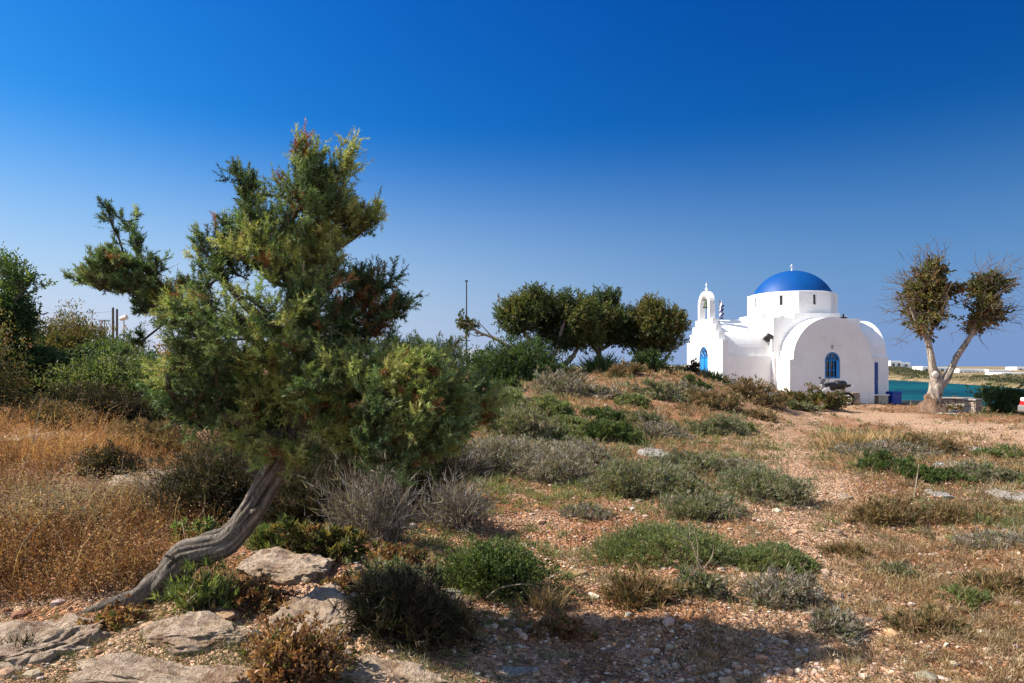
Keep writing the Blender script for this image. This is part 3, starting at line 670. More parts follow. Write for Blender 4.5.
# ------------------------------------------------------------------ trees
def inpoly(u, v, poly):
    poly = np.asarray(poly, float); r = np.zeros(u.shape, bool); x0, y0 = poly[-1]
    for x1, y1 in poly:
        c = ((y0 > v) != (y1 > v)) & (u < (x1 - x0) * (v - y0) / (y1 - y0 + 1e-12) + x0); r ^= c; x0, y0 = x1, y1
    return r
def pal(rng, n, colors):
    """colors: list of (rgb, weight) -> n random picks with a little jitter"""
    w = np.array([c[1] for c in colors], float); idx = rng.choice(len(colors), n, p=w / w.sum())
    c = np.array([c[0] for c in colors], float)[idx]
    return c * rng.uniform(.75, 1.25, (n, 1)) * rng.uniform(.92, 1.08, (n, 3))
def perp(D, rng):
    r = rng.normal(size=D.shape); return nrm(np.cross(D, r))
def needles(mb, B, D, L, Wd, C, rng):
    n = len(B); s = perp(D, rng) * (np.asarray(Wd) / 2).reshape(-1, 1)
    V = np.stack([B - s, B + s, B + D * np.asarray(L).reshape(-1, 1)], 1).reshape(-1, 3)
    mb.add(V, np.arange(3 * n).reshape(-1, 3), None, np.repeat(C, 3, 0))
def leaves(mb, B, D, L, Wd, C, rng, fold=.25):
    n = len(B); L = np.asarray(L).reshape(-1, 1); Wd = np.asarray(Wd).reshape(-1, 1); s = perp(D, rng); up = np.cross(s, D)
    m = B + D * L * .45 + up * L * .1
    V = np.stack([B, m - s * Wd / 2 + up * Wd * fold, B + D * L, m + s * Wd / 2 + up * Wd * fold], 1).reshape(-1, 3)
    i = np.arange(n)[:, None] * 4
    mb.add(V, np.vstack([i + [0, 1, 2], i + [0, 2, 3]]), None, np.repeat(C, 4, 0))
def blades(mb, B, D, L, Wd, bend, C, rng):
    """bent grass blades / stalks: base pair, mid pair, tip"""
    n = len(B); L = np.asarray(L).reshape(-1, 1); Wd = np.asarray(Wd).reshape(-1, 1); s = perp(D, rng); b = rng.normal(size=(n, 3)); b[:, 2] = -.5
    bend = np.asarray(bend).reshape(-1, 1); b = nrm(b) * bend * L
    m = B + D * L * .55 + b * .25; t = B + D * L * .92 + b
    V = np.stack([B - s * Wd / 2, B + s * Wd / 2, m - s * Wd * .4, m + s * Wd * .4, t], 1).reshape(-1, 3)
    i = np.arange(n)[:, None] * 5
    mb.add(V, i + [2, 3, 4], i + [0, 1, 3, 2], np.repeat(C, 5, 0)); return t
def sprigs(mb, B, D, L, nl, nw, m, C, rng, ang=1.1, cj=.3, leaf=False):
    n = len(B); t = np.tile(np.linspace(.03, 1, m), n) + rng.uniform(-.4, .4, n * m) / m
    Br = np.repeat(B, m, 0); Dr = np.repeat(D, m, 0); Lr = np.repeat(L, m)[:, None]
    pos = Br + Dr * Lr * t[:, None] + V3(0, 0, 1) * (.12 * Lr * t[:, None] ** 2)
    q = perp(Dr, rng); a = (ang * (1 - .45 * np.clip(t, 0, 1)) * rng.uniform(.75, 1.2, n * m))[:, None]
    nd = nrm(Dr * np.cos(a) + q * np.sin(a)); Cr = np.repeat(C, m, 0) * rng.uniform(1 - cj, 1 + cj, (n * m, 1))
    (leaves if leaf else needles)(mb, pos, nd, nl * rng.uniform(.7, 1.2, n * m), nw * rng.uniform(.8, 1.2, n * m), Cr, rng)
    return mb

def grow(limb_pts, attr_pts, step, up=.15, wiggle=.06, rng=R):
    """joins every attractor to the nearest wood already grown; returns paths and counts"""
    nodes = [limb_pts]; parent = [np.full(len(limb_pts), -1)]
    d0 = np.array([np.min(np.linalg.norm(limb_pts - a, axis=1)) for a in attr_pts]); paths = []
    allp = np.empty((len(limb_pts) + len(attr_pts) * 40, 3)); par = np.full(len(allp), -1); n = len(limb_pts); allp[:n] = limb_pts; ends = []
    for a in attr_pts[np.argsort(d0)]:
        d = np.linalg.norm(allp[:n] - a, axis=1) + .25 * np.maximum(0, allp[:n, 2] - a[2]); k = int(np.argmin(d)); p = allp[k]; dist = np.linalg.norm(a - p)
        m = int(np.clip(math.ceil(dist / step), 2, 38)); t = np.linspace(0, 1, m + 1)[1:, None]
        bow = np.sin(t * math.pi) * (rng.normal(size=3) * wiggle - V3(0, 0, up)) * dist
        pts = p + (a - p) * t + bow
        allp[n:n + m] = pts; par[n] = k; par[n + 1:n + m] = np.arange(n, n + m - 1); paths.append((k, n, n + m)); ends.append(n + m - 1); n += m
    cnt = np.zeros(n)
    for e in ends: cnt[e] += 1
    for i in range(n - 1, len(limb_pts) - 1, -1):
        if par[i] >= 0: cnt[par[i]] += cnt[i]
    tips = allp[ends]; pre = allp[par[ends]]; dirs = nrm(tips - pre)
    return allp[:n], cnt, paths, tips, dirs
def branch_mesh(mb, allp, cnt, paths, r_tip, r_max, C, rng, k=4):
    for kk, a, b in paths:
        idx = np.r_[kk, a:b]; c = cnt[idx].copy(); c[0] = c[1]
        tube(mb, allp[idx], np.minimum(r_tip * np.sqrt(c), r_max), k, C * rng.uniform(.7, 1.2), cap=False)
def attractors(poly, Y0, n, dmin, dmax, dk, rng, clump=0, cscale=1.5, seed=0, thr=-.2, depth0=0, inset=0):
    poly = np.asarray(poly, float); lo, hi = poly.min(0), poly.max(0); out = []
    m2 = Y0 / F; closed = np.vstack([poly, poly[:1]])
    while len(out) < n:
        u = rng.uniform(lo[0], hi[0], 4000); v = rng.uniform(lo[1], hi[1], 4000); k = inpoly(u, v, poly); u, v = u[k], v[k]
        sd = polydist(u, v, closed); inset = min(inset, .45 * float((sd * m2).max())); q = sd * m2 > inset; u, v, sd = u[q], v[q], sd[q]; dep = np.minimum(dmax, dmin + dk * sd * m2)
        y = rng.uniform(-1, 1, len(u)); y = np.sign(y) * np.abs(y) ** .8 * dep
        p = np.stack([(u - 512) * m2, Y0 + y + depth0, EYE + (HOR - v) * m2], 1)
        if clump: p = p[(vn3(p * cscale, 50 + seed) > thr) | (sd * m2 < dmin * .35)]
        out += list(p)
    return np.array(out[:n])
def chain(pix, Y0, n, dy=None):
    """polyline of (u, v, depth offset, radius) -> points and radii"""
    a = np.array(pix, float); p = np.stack([(a[:, 0] - 512) * Y0 / F, Y0 + a[:, 2], EYE + (HOR - a[:, 1]) * Y0 / F, a[:, 3]], 1)
    s = smooth_line(p, n); return s[:, :3], np.maximum(s[:, 3], .003)

# ---- the foreground juniper
def main_juniper():
    rng = np.random.default_rng(3); Y0 = 4.12; m = Y0 / F
    base = V3((160 - 512) * m, Y0, float(hgt(V3((160 - 512) * m), V3(Y0))[0]))
    root = thing('juniper_tree', 'large leaning spiky green juniper in the left foreground with a bent bare trunk', 'tree', tuple(base))
    tk, tr_ = chain([(120, 622, .02, .05), (148, 600, 0, .10), (166, 582, 0, .125), (184, 558, 0, .125), (205, 549, 0, .12), (228, 540, .02, .112), (248, 515, .04, .105), (262, 488, .05, .103), (276, 462, .06, .105), (284, 438, .06, .10), (292, 408, .06, .085)], Y0, 60)
    tb = MB(); tube(tb, smooth_line(tk, 280), np.interp(np.linspace(0, 1, 280), np.linspace(0, 1, 60), tr_) * .74, 72, wob=.14)
    for uv, dd in (((250, 512), (.05, -.06, .02)), ((266, 480), (-.07, -.05, .05)), ((190, 560), (-.05, -.08, .03))):
        s0 = P(*uv, Y0); tube(tb, smooth_line([s0, s0 + V3(*dd), s0 + V3(*dd) * 1.7 + V3(0, 0, .015)], 10), np.linspace(.02, .007, 10), 8, wob=.2)   # dead stubs
    for q_ in ([(.02, .0, .16), (-.12, -.06, .05), (-.30, -.10, .0), (-.46, -.2, -.06)], [(0, .02, .12), (-.10, .14, .04), (-.26, .22, -.06)]):
        q_ = smooth_line(np.array(q_) + base + V3(.03, 0, -.02), 30); q_[:, 2] = np.maximum(q_[:, 2], hgt(q_[:, 0], q_[:, 1]) - .03); tube(tb, q_, np.linspace(.075, .02, 30), 16, wob=.2)   # roots
    limbs = [  # u, v, depth, radius
        [(288, 425, .06, .085), (297, 390, .05, .07), (305, 340, .02, .055), (308, 280, 0, .04), (312, 220, -.02, .026), (308, 180, -.02, .012), (303, 152, -.02, .004)],
        [(284, 440, .06, .075), (258, 420, .12, .05), (225, 385, .2, .042), (190, 345, .25, .034), (160, 312, .22, .026), (128, 292, .18, .018), (85, 280, .15, .008)],
        [(150, 305, .21, .02), (130, 270, .2, .012), (110, 214, .2, .004)],
        [(292, 410, .05, .05), (320, 390, -.12, .036), (350, 376, -.22, .026), (385, 372, -.22, .018), (412, 366, -.2, .012), (435, 355, -.15, .004)],
        [(290, 415, .06, .06), (330, 400, .2, .05), (380, 400, .3, .04), (430, 408, .3, .03), (480, 405, .28, .012)],
        [(305, 335, .02, .035), (335, 310, .1, .026), (365, 295, .12, .016), (390, 280, .12, .007)],
        [(310, 250, -.01, .025), (330, 210, -.08, .016), (352, 160, -.1, .006)],
        [(306, 300, .01, .03), (275, 260, -.12, .022), (258, 220, -.15, .014), (246, 176, -.15, .005)],
        [(300, 350, .02, .04), (262, 312, -.2, .024), (236, 280, -.22, .014), (216, 250, -.2, .004)],
        [(282, 440, .06, .05), (235, 412, -.18, .026), (205, 398, -.25, .016), (175, 380, -.25, .005)],
        [(310, 260, 0, .022), (345, 235, .15, .014), (370, 212, .18, .006)]]
    nodes = [tk[35:]]
    for L in limbs:
        p, r = chain(L, Y0, 26); tube(tb, p, r, 9, wob=.12); nodes.append(p)
    poly = [(72, 278), (95, 262), (112, 250), (104, 225), (106, 203), (122, 222), (133, 248), (150, 258), (170, 262), (160, 276), (182, 272), (190, 262), (204, 270), (219, 254), (206, 240), (222, 226), (228, 214),
            (240, 205), (244, 172), (256, 186), (272, 205), (278, 190), (288, 182), (294, 160), (299, 136), (312, 148), (327, 164), (344, 155), (358, 148), (353, 172), (342, 190), (362, 180), (356, 205), (373, 208), (368, 228), (350, 248), (345, 262), (366, 268), (384, 274),
            (378, 290), (396, 288), (413, 300), (406, 322), (386, 332), (402, 344), (424, 334), (436, 345), (452, 338), (462, 358), (476, 376), (497, 388), (505, 410), (486, 434), (462, 444), (446, 464), (418, 462), (400, 478), (374, 462), (352, 466), (330, 448), (308, 436), (286, 420), (262, 446), (232, 438),
            (205, 436), (176, 424), (152, 408), (128, 392), (112, 368), (128, 350), (146, 330), (140, 312), (112, 300), (88, 296)]
    A = attractors(poly, Y0, 1700, .09, .72, .9, rng, 1, 4.0, 0, -.24, inset=.06)
    low_r = [(330, 355), (360, 345), (400, 350), (440, 350), (470, 380), (492, 405), (470, 440), (440, 462), (405, 474), (370, 470), (340, 452), (318, 425), (320, 385)]
    A = np.vstack([A, attractors(low_r, Y0, 260, .1, .3, .6, rng, 1, 4.5, 5, -.1, depth0=-.4, inset=.06), attractors([(240, 420), (275, 425), (320, 440), (318, 462), (285, 462), (250, 452)], Y0, 40, .08, .25, .5, rng, depth0=-.15, inset=.04)])
    tipsuv = [((301, 146), (306, 172)), ((107, 205), (116, 235)), ((74, 277), (95, 279)), ((245, 172), (252, 200)), ((357, 149), (345, 180)), ((372, 210), (352, 232)), ((384, 275), (362, 285)), ((412, 300), (390, 310)), ((450, 341), (440, 360)), ((500, 404), (478, 405)), ((216, 240), (226, 262)), ((170, 262), (148, 272)), ((320, 150), (315, 170))]
    ex = [P(a[0] + (b[0] - a[0]) * t + rng.normal() * 2, a[1] + (b[1] - a[1]) * t + rng.normal() * 2, Y0) + V3(0, rng.normal() * .05, 0) for a, b in tipsuv for t in np.linspace(.32, 1, 4)]
    lx = np.vstack([q[-11:] for q in nodes[1:]]); A = np.vstack([A, ex, lx + rng.normal(size=lx.shape) * .03])
    allp, cnt, paths, tips, dirs = grow(np.vstack(nodes), A, .05, .04, .1, rng)
    branch_mesh(tb, allp, cnt, paths, .0035, .03, V3(.8, .72, .62), rng); mesh_obj('trunk', tb, M_BARK, root, True)
    cen = V3((290 - 512) * m, Y0, EYE + (HOR - 350) * m)
    fb = MB(); n = len(tips)
    out = nrm((tips - cen) * V3(1, 1.3, .8))
    tone = vn3(tips * 3.6, 71); dead = vn3(tips * 4.5, 72) > .62
    low = np.clip((1.65 - tips[:, 2]) / 1.1, 0, 1)
    for rep in range(2):
        D = nrm(dirs * .5 + out * .55 + V3(0, 0, .42) + rng.normal(size=(n, 3)) * (.25 + .12 * rep))
        L = rng.uniform(.07, .15, n); B = tips - dirs * (.02 + .02 * rep) * rng.uniform(0, 2, (n, 1))
        C = np.where((tone > .1)[:, None], pal(rng, n, [((.25, .30, .09), 3), ((.33, .35, .13), 2), ((.15, .20, .07), 1)]), pal(rng, n, [((.095, .145, .052), 3), ((.17, .23, .095), 2), ((.042, .065, .028), 2)]))
        dd = (dead & (rng.random(n) < .75)) | (rng.random(n) < .04 + .05 * low)
        C = np.where(dd[:, None], pal(rng, n, [((.20, .075, .03), 2), ((.26, .14, .055), 2)]), C)
        L = L * np.where(tips[:, 0] < (178 - 512) * m, .7, 1); sprigs(fb, B, D, L, .026, .0056, 40, C, rng, 1.3)
        for s in range(4):                          # side shoots
            t = rng.uniform(.25, .8, n)[:, None]; B2 = B + D * L[:, None] * t; D2 = nrm(D * .7 + rng.normal(size=(n, 3)) * .55 + V3(0, 0, .1))
            sprigs(fb, B2, D2, L * rng.uniform(.4, .65, n), .024, .0054, 20, C, rng, 1.3)
    # longer pointed leaders round the outside of the crown
    rad = np.linalg.norm((tips - cen) / V3(1.45, 1.0, 1.35), axis=1); k = np.argsort(-rad)[:420]; k = rng.choice(k, 200, replace=False)
    D = nrm(dirs[k] * .4 + out[k] * .6 + V3(0, 0, .6) + rng.normal(size=(200, 3)) * .18); L = rng.uniform(.08, .15, 200) * np.where(tips[k, 0] < (178 - 512) * m, .7, 1)
    sprigs(fb, tips[k], D, L, .025, .0056, 50, pal(rng, 200, [((.12, .17, .06), 3), ((.2, .22, .08), 2)]), rng, 1.0)
    # inner shoots on the older wood
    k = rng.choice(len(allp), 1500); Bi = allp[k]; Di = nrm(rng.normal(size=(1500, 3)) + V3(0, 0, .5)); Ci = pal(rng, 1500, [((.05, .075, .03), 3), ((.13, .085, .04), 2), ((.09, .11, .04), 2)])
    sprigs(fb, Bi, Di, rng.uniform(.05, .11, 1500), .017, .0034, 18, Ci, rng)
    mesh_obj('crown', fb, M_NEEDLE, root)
main_juniper()

def far_tree(name, label, Y0, limbs, poly, n_attr, leafkw, seed, bark, depth=(.35, 1.6, .9), clump=(1, 1.2, -.08), r_tip=.012, group=None, twiggy=0, basepx=None, kside=8, inset=.14):
    rng = np.random.default_rng(seed); m = Y0 / F
    b = basepx or limbs[0][0][:2]; x = (b[0] - 512) * m; base = V3(x, Y0 + limbs[0][0][2], EYE + (HOR - b[1]) * m)
    root = thing(name, label, 'tree', tuple(base), group); tb = MB(); nodes = []
    for i, L in enumerate(limbs):
        p, r = chain(L, Y0, 30); tube(tb, p, r, kside + 4 if i == 0 else kside, wob=.18, seed=i); nodes.append(p[4:])
    polys = poly if isinstance(poly[0][0], (list, tuple)) else [poly]; A = []
    area = [abs(sum(p[i - 1][0] * p[i][1] - p[i][0] * p[i - 1][1] for i in range(len(p)))) for p in polys]
    for q, a in zip(polys, area): A.append(attractors(q, Y0, int(n_attr * a / sum(area)), depth[0] * (.3 if a < .2 * max(area) else 1), depth[1], depth[2], rng, clump[0], clump[1], seed, clump[2], inset=inset))
    A = np.vstack(A); allp, cnt, paths, tips, dirs = grow(np.vstack(nodes), A, .25, .06, .1, rng)
    bb = tb; branch_mesh(bb, allp, cnt, paths, r_tip, .12, V3(.75, .7, .65), rng)
    n = len(tips); cen = A.mean(0); out = nrm(tips - cen - V3(0, 0, -.0)); fb = MB(); tone = vn3(tips * leafkw.get('tscale', 1.0), 80 + seed)
    small = np.zeros(n, bool); pu, pv = tips[:, 0] / m + 512, HOR - (tips[:, 2] - EYE) / m
    for q, a in zip(polys, area):
        if a < .2 * max(area): small |= inpoly(pu, pv, q)
    for rep in range(leafkw['reps']):
        if rep == 2 and small.any(): tips, dirs, out, tone, small = tips[~small], dirs[~small], out[~small], tone[~small], small[~small]; n = len(tips)
        D = nrm(dirs * .4 + out * .4 + V3(0, 0, leafkw.get('up', .35)) + rng.normal(size=(n, 3)) * .6); L = rng.uniform(*leafkw['L'], n) * np.where(small, .4, 1); B = tips - dirs * rng.uniform(0, .3, (n, 1)) + rng.normal(size=(n, 3)) * leafkw.get('jit', .08)
        C = np.where((tone > 0)[:, None], pal(rng, n, leafkw['c1']), pal(rng, n, leafkw['c2'])) * 1.25
        sprigs(fb, B, D, L, leafkw['nl'], leafkw['nw'], leafkw['m'], C, rng, 1.1, .25, leafkw.get('leaf', True))
    if twiggy:
        k = rng.choice(n, twiggy); D = nrm(out[k] * .8 + V3(0, 0, .35) + rng.normal(size=(twiggy, 3)) * .45); L = rng.uniform(.5, 1.5, twiggy)
        for i in range(twiggy):
            pts = tips[k[i]] + D[i] * L[i] * np.linspace(0, 1, 6)[:, None] + rng.normal(size=(6, 3)) * .05 * L[i] * np.linspace(0, 1, 6)[:, None]
            tube(bb, pts, np.linspace(.014, .006, 6), 3, V3(.5, .46, .42), cap=False)
            for s in range(3):
                j = rng.integers(1, 5); d2 = nrm(D[i] + rng.normal(size=3) * .7); tube(bb, pts[j] + d2 * L[i] * .4 * np.linspace(0, 1, 3)[:, None], [.008, .007, .005], 3, V3(.5, .46, .42), cap=False)
    mesh_obj('trunk', bb, bark, root, True); mesh_obj('crown', fb, M_LEAF, root)
    return root
C_DK = [((.034, .052, .018), 3), ((.05, .065, .022), 2)]; C_OL = [((.08, .098, .028), 3), ((.105, .098, .03), 2), ((.055, .075, .022), 2)]
WK = dict(reps=6, L=(.18, .42), nl=.13, nw=.05, m=11, c1=C_OL, c2=C_DK, up=.45, jit=.14)
# wide windswept trees on the crest
far_tree('windswept_tree', 'wide flat-topped windswept tree with pale limbs and one long bare low branch reaching left', 28,
    [[(548, 380, 0, .16), (545, 366, 0, .14), (540, 352, .1, .12), (530, 340, .2, .09), (520, 325, .2, .06), (515, 310, .2, .03)],
     [(543, 362, 0, .12), (525, 352, -.2, .09), (508, 346, -.2, .075), (494, 338, -.2, .065), (480, 333, -.2, .05), (468, 324, -.2, .035), (458, 322, -.2, .015)],
     [(486, 335, -.2, .03), (476, 336, -.1, .02), (466, 331, -.1, .008)], [(492, 337, -.2, .03), (484, 328, -.3, .02), (474, 318, -.3, .008)],
     [(545, 366, 0, .13), (556, 350, -.3, .11), (560, 335, -.4, .08), (565, 318, -.4, .04)],
     [(544, 362, 0, .1), (538, 345, .6, .08), (545, 325, .8, .05), (560, 308, .8, .03)],
     [(548, 375, 0, .12), (570, 360, .3, .1), (580, 345, .4, .07), (590, 325, .4, .04)]],
    [[(498, 322), (500, 310), (508, 300), (522, 298), (530, 288), (540, 287), (544, 296), (560, 298), (566, 294), (580, 296), (592, 293), (604, 300), (606, 322), (600, 340), (588, 352), (572, 346), (560, 350), (545, 342), (530, 346), (512, 336)], [(455, 324), (462, 317), (470, 319), (478, 326), (487, 332), (492, 338), (484, 338), (474, 333), (464, 329)]],
    700, WK, 11, M_PALEBARK, depth=(.3, 2.0, 1.0))
far_tree('windswept_tree', 'middle windswept tree with a dark upright trunk and rounded top, above the pale fan palm', 29,
    [[(596, 378, 0, .14), (598, 362, 0, .12), (600, 348, 0, .1), (606, 335, 0, .07), (610, 318, 0, .03)], [(600, 350, 0, .09), (612, 342, -.2, .07), (618, 330, -.3, .05), (625, 318, -.3, .03)], [(599, 355, 0, .08), (590, 340, .4, .06), (585, 322, .4, .03)]],
    [(578, 322), (584, 304), (592, 297), (602, 295), (613, 292), (624, 298), (634, 299), (640, 308), (640, 325), (632, 344), (612, 344), (596, 338)], 420, WK, 12, M_BARK, depth=(.3, 1.8, 1.0), clump=(1, 1.2, -.5))
far_tree('windswept_tree', 'rightmost windswept tree leaning right on thin dark forked stems', 28.5,
    [[(640, 378, 0, .1), (646, 365, 0, .085), (652, 350, 0, .07), (658, 335, 0, .05), (662, 322, 0, .02)], [(642, 374, 0, .08), (638, 358, .2, .06), (632, 345, .3, .045), (630, 335, .3, .02)], [(648, 378, 0, .08), (660, 364, -.2, .06), (670, 350, -.3, .045), (676, 335, -.3, .02)]],
    [(630, 325), (638, 310), (645, 302), (655, 302), (663, 308), (664, 316), (672, 312), (684, 316), (682, 328), (678, 340), (670, 354), (655, 352), (645, 358), (632, 348)], 360, dict(WK, c1=[((.085, .092, .028), 3), ((.11, .088, .03), 2)]), 13, M_BARK, depth=(.3, 1.5, 1.0), clump=(1, 1.2, -.2))
# forked pale tree by the water
far_tree('forked_tree', 'tree with a thick pale forked trunk, two ragged brown-green tufts and bare twigs', 29,
    [[(932, 413, 0, .42), (933, 407, 0, .34), (934, 398, 0, .27), (936, 388, 0, .26), (936, 380, 0, .23), (933, 370, 0, .17), (931, 356, 0, .12), (930, 344, .1, .105), (925, 330, .1, .08), (922, 310, .1, .07), (928, 285, .1, .04), (936, 258, .1, .015)],
     [(938, 390, 0, .18), (945, 378, -.1, .17), (951, 366, -.1, .125), (957, 354, -.1, .12), (964, 344, -.1, .11), (970, 334, -.1, .08), (976, 318, -.1, .08), (984, 295, -.1, .05), (995, 270, -.1, .02)],
     [(930, 344, .1, .1), (936, 328, .3, .08), (948, 305, .4, .05), (955, 285, .4, .02)], [(929, 340, .1, .09), (915, 325, -.2, .07), (906, 308, -.3, .03)], [(968, 338, -.1, .08), (985, 326, .2, .06), (1003, 322, .3, .03)]],
    [[(897, 318), (906, 300), (910, 282), (916, 268), (925, 260), (936, 258), (946, 262), (947, 272), (940, 280), (950, 288), (950, 300), (946, 316), (948, 326), (936, 336), (918, 342), (908, 334), (906, 324)], [(940, 306), (944, 290), (953, 277), (964, 286), (960, 302), (950, 309)],
     [(960, 318), (967, 300), (966, 285), (975, 276), (988, 272), (1000, 280), (1006, 296), (1008, 308), (1002, 322), (986, 330), (970, 332)]],
    360, dict(reps=4, L=(.18, .38), nl=.15, nw=.085, m=9, c1=[((.11, .095, .025), 3), ((.17, .10, .04), 2), ((.08, .09, .025), 2)], c2=[((.055, .06, .018), 3), ((.11, .07, .025), 2)], up=.15, jit=.12, tscale=1.6), 14, M_PALEBARK, depth=(.3, .8, .9), clump=(1, 1.8, .12), twiggy=300, kside=14, inset=.22)
def forked_extras():
    root = [o for o in COL.objects if o.name == 'forked_tree'][0]; Y0 = 29
    q = MB(); lathe(q, [(.001, .0), (.13, 0), (.15, .03), (.13, .06), (.001, .07)], 16); V = q.V[0]; q.V[0] = V[:, [0, 2, 1]] * V3(1, -1, 1) + P(932, 374.5, Y0) - V3(0, .2, 0)
    mesh_obj('cut_limb', q, M_CUT, root, True)
    q = MB(); c = P(932.5, 405, Y0); rng = np.random.default_rng(5)
    lathe(q, [(.62, -.35), (.54, -.12), (.43, .06), (.36, .2), (.31, .33), (.27, .44), (.2, .5)], 40, c=c); V = q.V[0]; d = (V - c) * V3(1, 1, 0)
    q.V[0] = V + nrm(d) * (.15 * vn3(V * 4, 9) + .08 * vn3(V * 11, 8))[:, None]; mesh_obj('root_flare', q, M_BROWNBARK, root, True)
forked_extras()
# the dark tree at the left edge
far_tree('leafy_tree', 'dense dark green tree cut by the left edge of the photo', 14,
    [[(2, 392, 0, .14), (0, 360, 0, .12), (-5, 330, 0, .1), (-8, 300, 0, .06), (-5, 275, 0, .03)], [(-3, 335, 0, .07), (15, 310, -.2, .05), (32, 290, -.2, .02)], [(-3, 345, 0, .07), (-30, 320, .2, .05), (-50, 295, .2, .03)]],
    [(5, 252), (18, 262), (32, 270), (46, 282), (44, 296), (30, 300), (34, 318), (28, 338), (22, 352), (-20, 356), (-60, 345), (-75, 310), (-62, 275), (-30, 256), (-8, 250)], 480,
    dict(reps=5, L=(.15, .3), nl=.075, nw=.034, m=12, c1=[((.07, .11, .03), 3), ((.10, .13, .035), 1)], c2=[((.035, .065, .02), 3)], up=.3, jit=.07, tscale=1.6), 15, M_BARK, depth=(.2, 1.2, .9), clump=(1, 2.0, -.1), r_tip=.007, inset=.14)

# ------------------------------------------------------------------ shrubs
KIND = {
 'moss':     dict(s='needle', L=.026, W=.006, c=[((.125, .155, .055), 3), ((.165, .185, .075), 2), ((.09, .12, .04), 2), ((.20, .17, .09), .6)], st=(.2, .15, .09), zone=.86, up=.7, ns=140, dens=2.6, lump=.3),  # leaf shape, leaf length, leaf width, palette, stem colour, stems, zone, up, density
 'cushion':  dict(s='leaf', L=.022, W=.010, c=[((.075, .11, .03), 3), ((.10, .135, .042), 2), ((.045, .07, .02), 2)], st=(.12, .09, .06), zone=.82, up=.6, ns=60, dens=1.6),
 'mat':      dict(s='needle', L=.05, W=.008, c=[((.11, .15, .045), 3), ((.16, .18, .06), 2), ((.07, .10, .03), 2), ((.22, .17, .09), 1)], st=(.2, .15, .09), zone=.7, up=.9, ns=60, dens=1.3),
 'grey':     dict(s='needle', L=.035, W=.007, c=[((.20, .18, .15), 3), ((.28, .24, .20), 2), ((.13, .13, .07), 2), ((.17, .12, .08), 1)], st=(.22, .19, .16), zone=.5, up=.5, ns=160, dens=1.1),
 'sage':     dict(s='needle', L=.035, W=.009, c=[((.13, .145, .075), 3), ((.18, .17, .10), 2), ((.22, .19, .14), 2), ((.09, .11, .045), 2)], st=(.2, .17, .13), zone=.6, up=.6, ns=100, dens=1.2),
 'thorn':    dict(s='needle', L=.05, W=.009, c=[((.17, .11, .055), 3), ((.23, .155, .08), 2), ((.10, .085, .035), 2)], st=(.15, .11, .07), zone=.55, up=.5, ns=120, dens=1.2),
 'evergreen':dict(s='leaf', L=.06, W=.028, c=[((.04, .075, .022), 3), ((.065, .105, .03), 2), ((.03, .05, .018), 2)], st=(.09, .07, .05), zone=.65, up=.4, ns=60, dens=1.2),
 'rust':     dict(s='leaf', L=.022, W=.012, c=[((.22, .11, .05), 3), ((.28, .17, .09), 2), ((.13, .07, .035), 2), ((.12, .13, .04), 1)], st=(.16, .10, .06), zone=.5, up=.5, ns=70, dens=1.0),
 'olive':    dict(s='leaf', L=.045, W=.022, c=[((.13, .115, .035), 3), ((.17, .13, .05), 2), ((.07, .08, .025), 3), ((.20, .11, .06), 1)], st=(.12, .09, .06), zone=.6, up=.4, ns=60, dens=1.2),
 'bright':   dict(s='leaf', L=.04, W=.018, c=[((.12, .16, .055), 3), ((.17, .19, .08), 2), ((.07, .10, .035), 2)], st=(.12, .09, .06), zone=.65, up=.5, ns=60, dens=1.2),
 'straw':    dict(s='blade', L=.3, W=.006, c=[((.36, .25, .12), 3), ((.28, .18, .08), 2), ((.42, .32, .18), 1)], st=(.3, .2, .1), zone=.1, up=1, ns=20, dens=.35),
 'spiky':    dict(s='blade', L=.5, W=.05, c=[((.07, .12, .04), 3), ((.10, .15, .05), 2), ((.19, .18, .07), 1)], st=(.2, .16, .1), zone=.1, up=1.2, ns=6, dens=.06),
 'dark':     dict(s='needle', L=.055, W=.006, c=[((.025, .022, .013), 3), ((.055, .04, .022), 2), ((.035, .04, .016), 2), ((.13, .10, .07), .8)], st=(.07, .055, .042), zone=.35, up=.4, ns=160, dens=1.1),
 'dead':     dict(s='twig', L=.12, W=.004, c=[((.18, .155, .14), 3), ((.26, .23, .21), 2), ((.11, .085, .07), 2)], st=(.17, .145, .125), zone=.35, up=.6, ns=150, dens=.5),
}
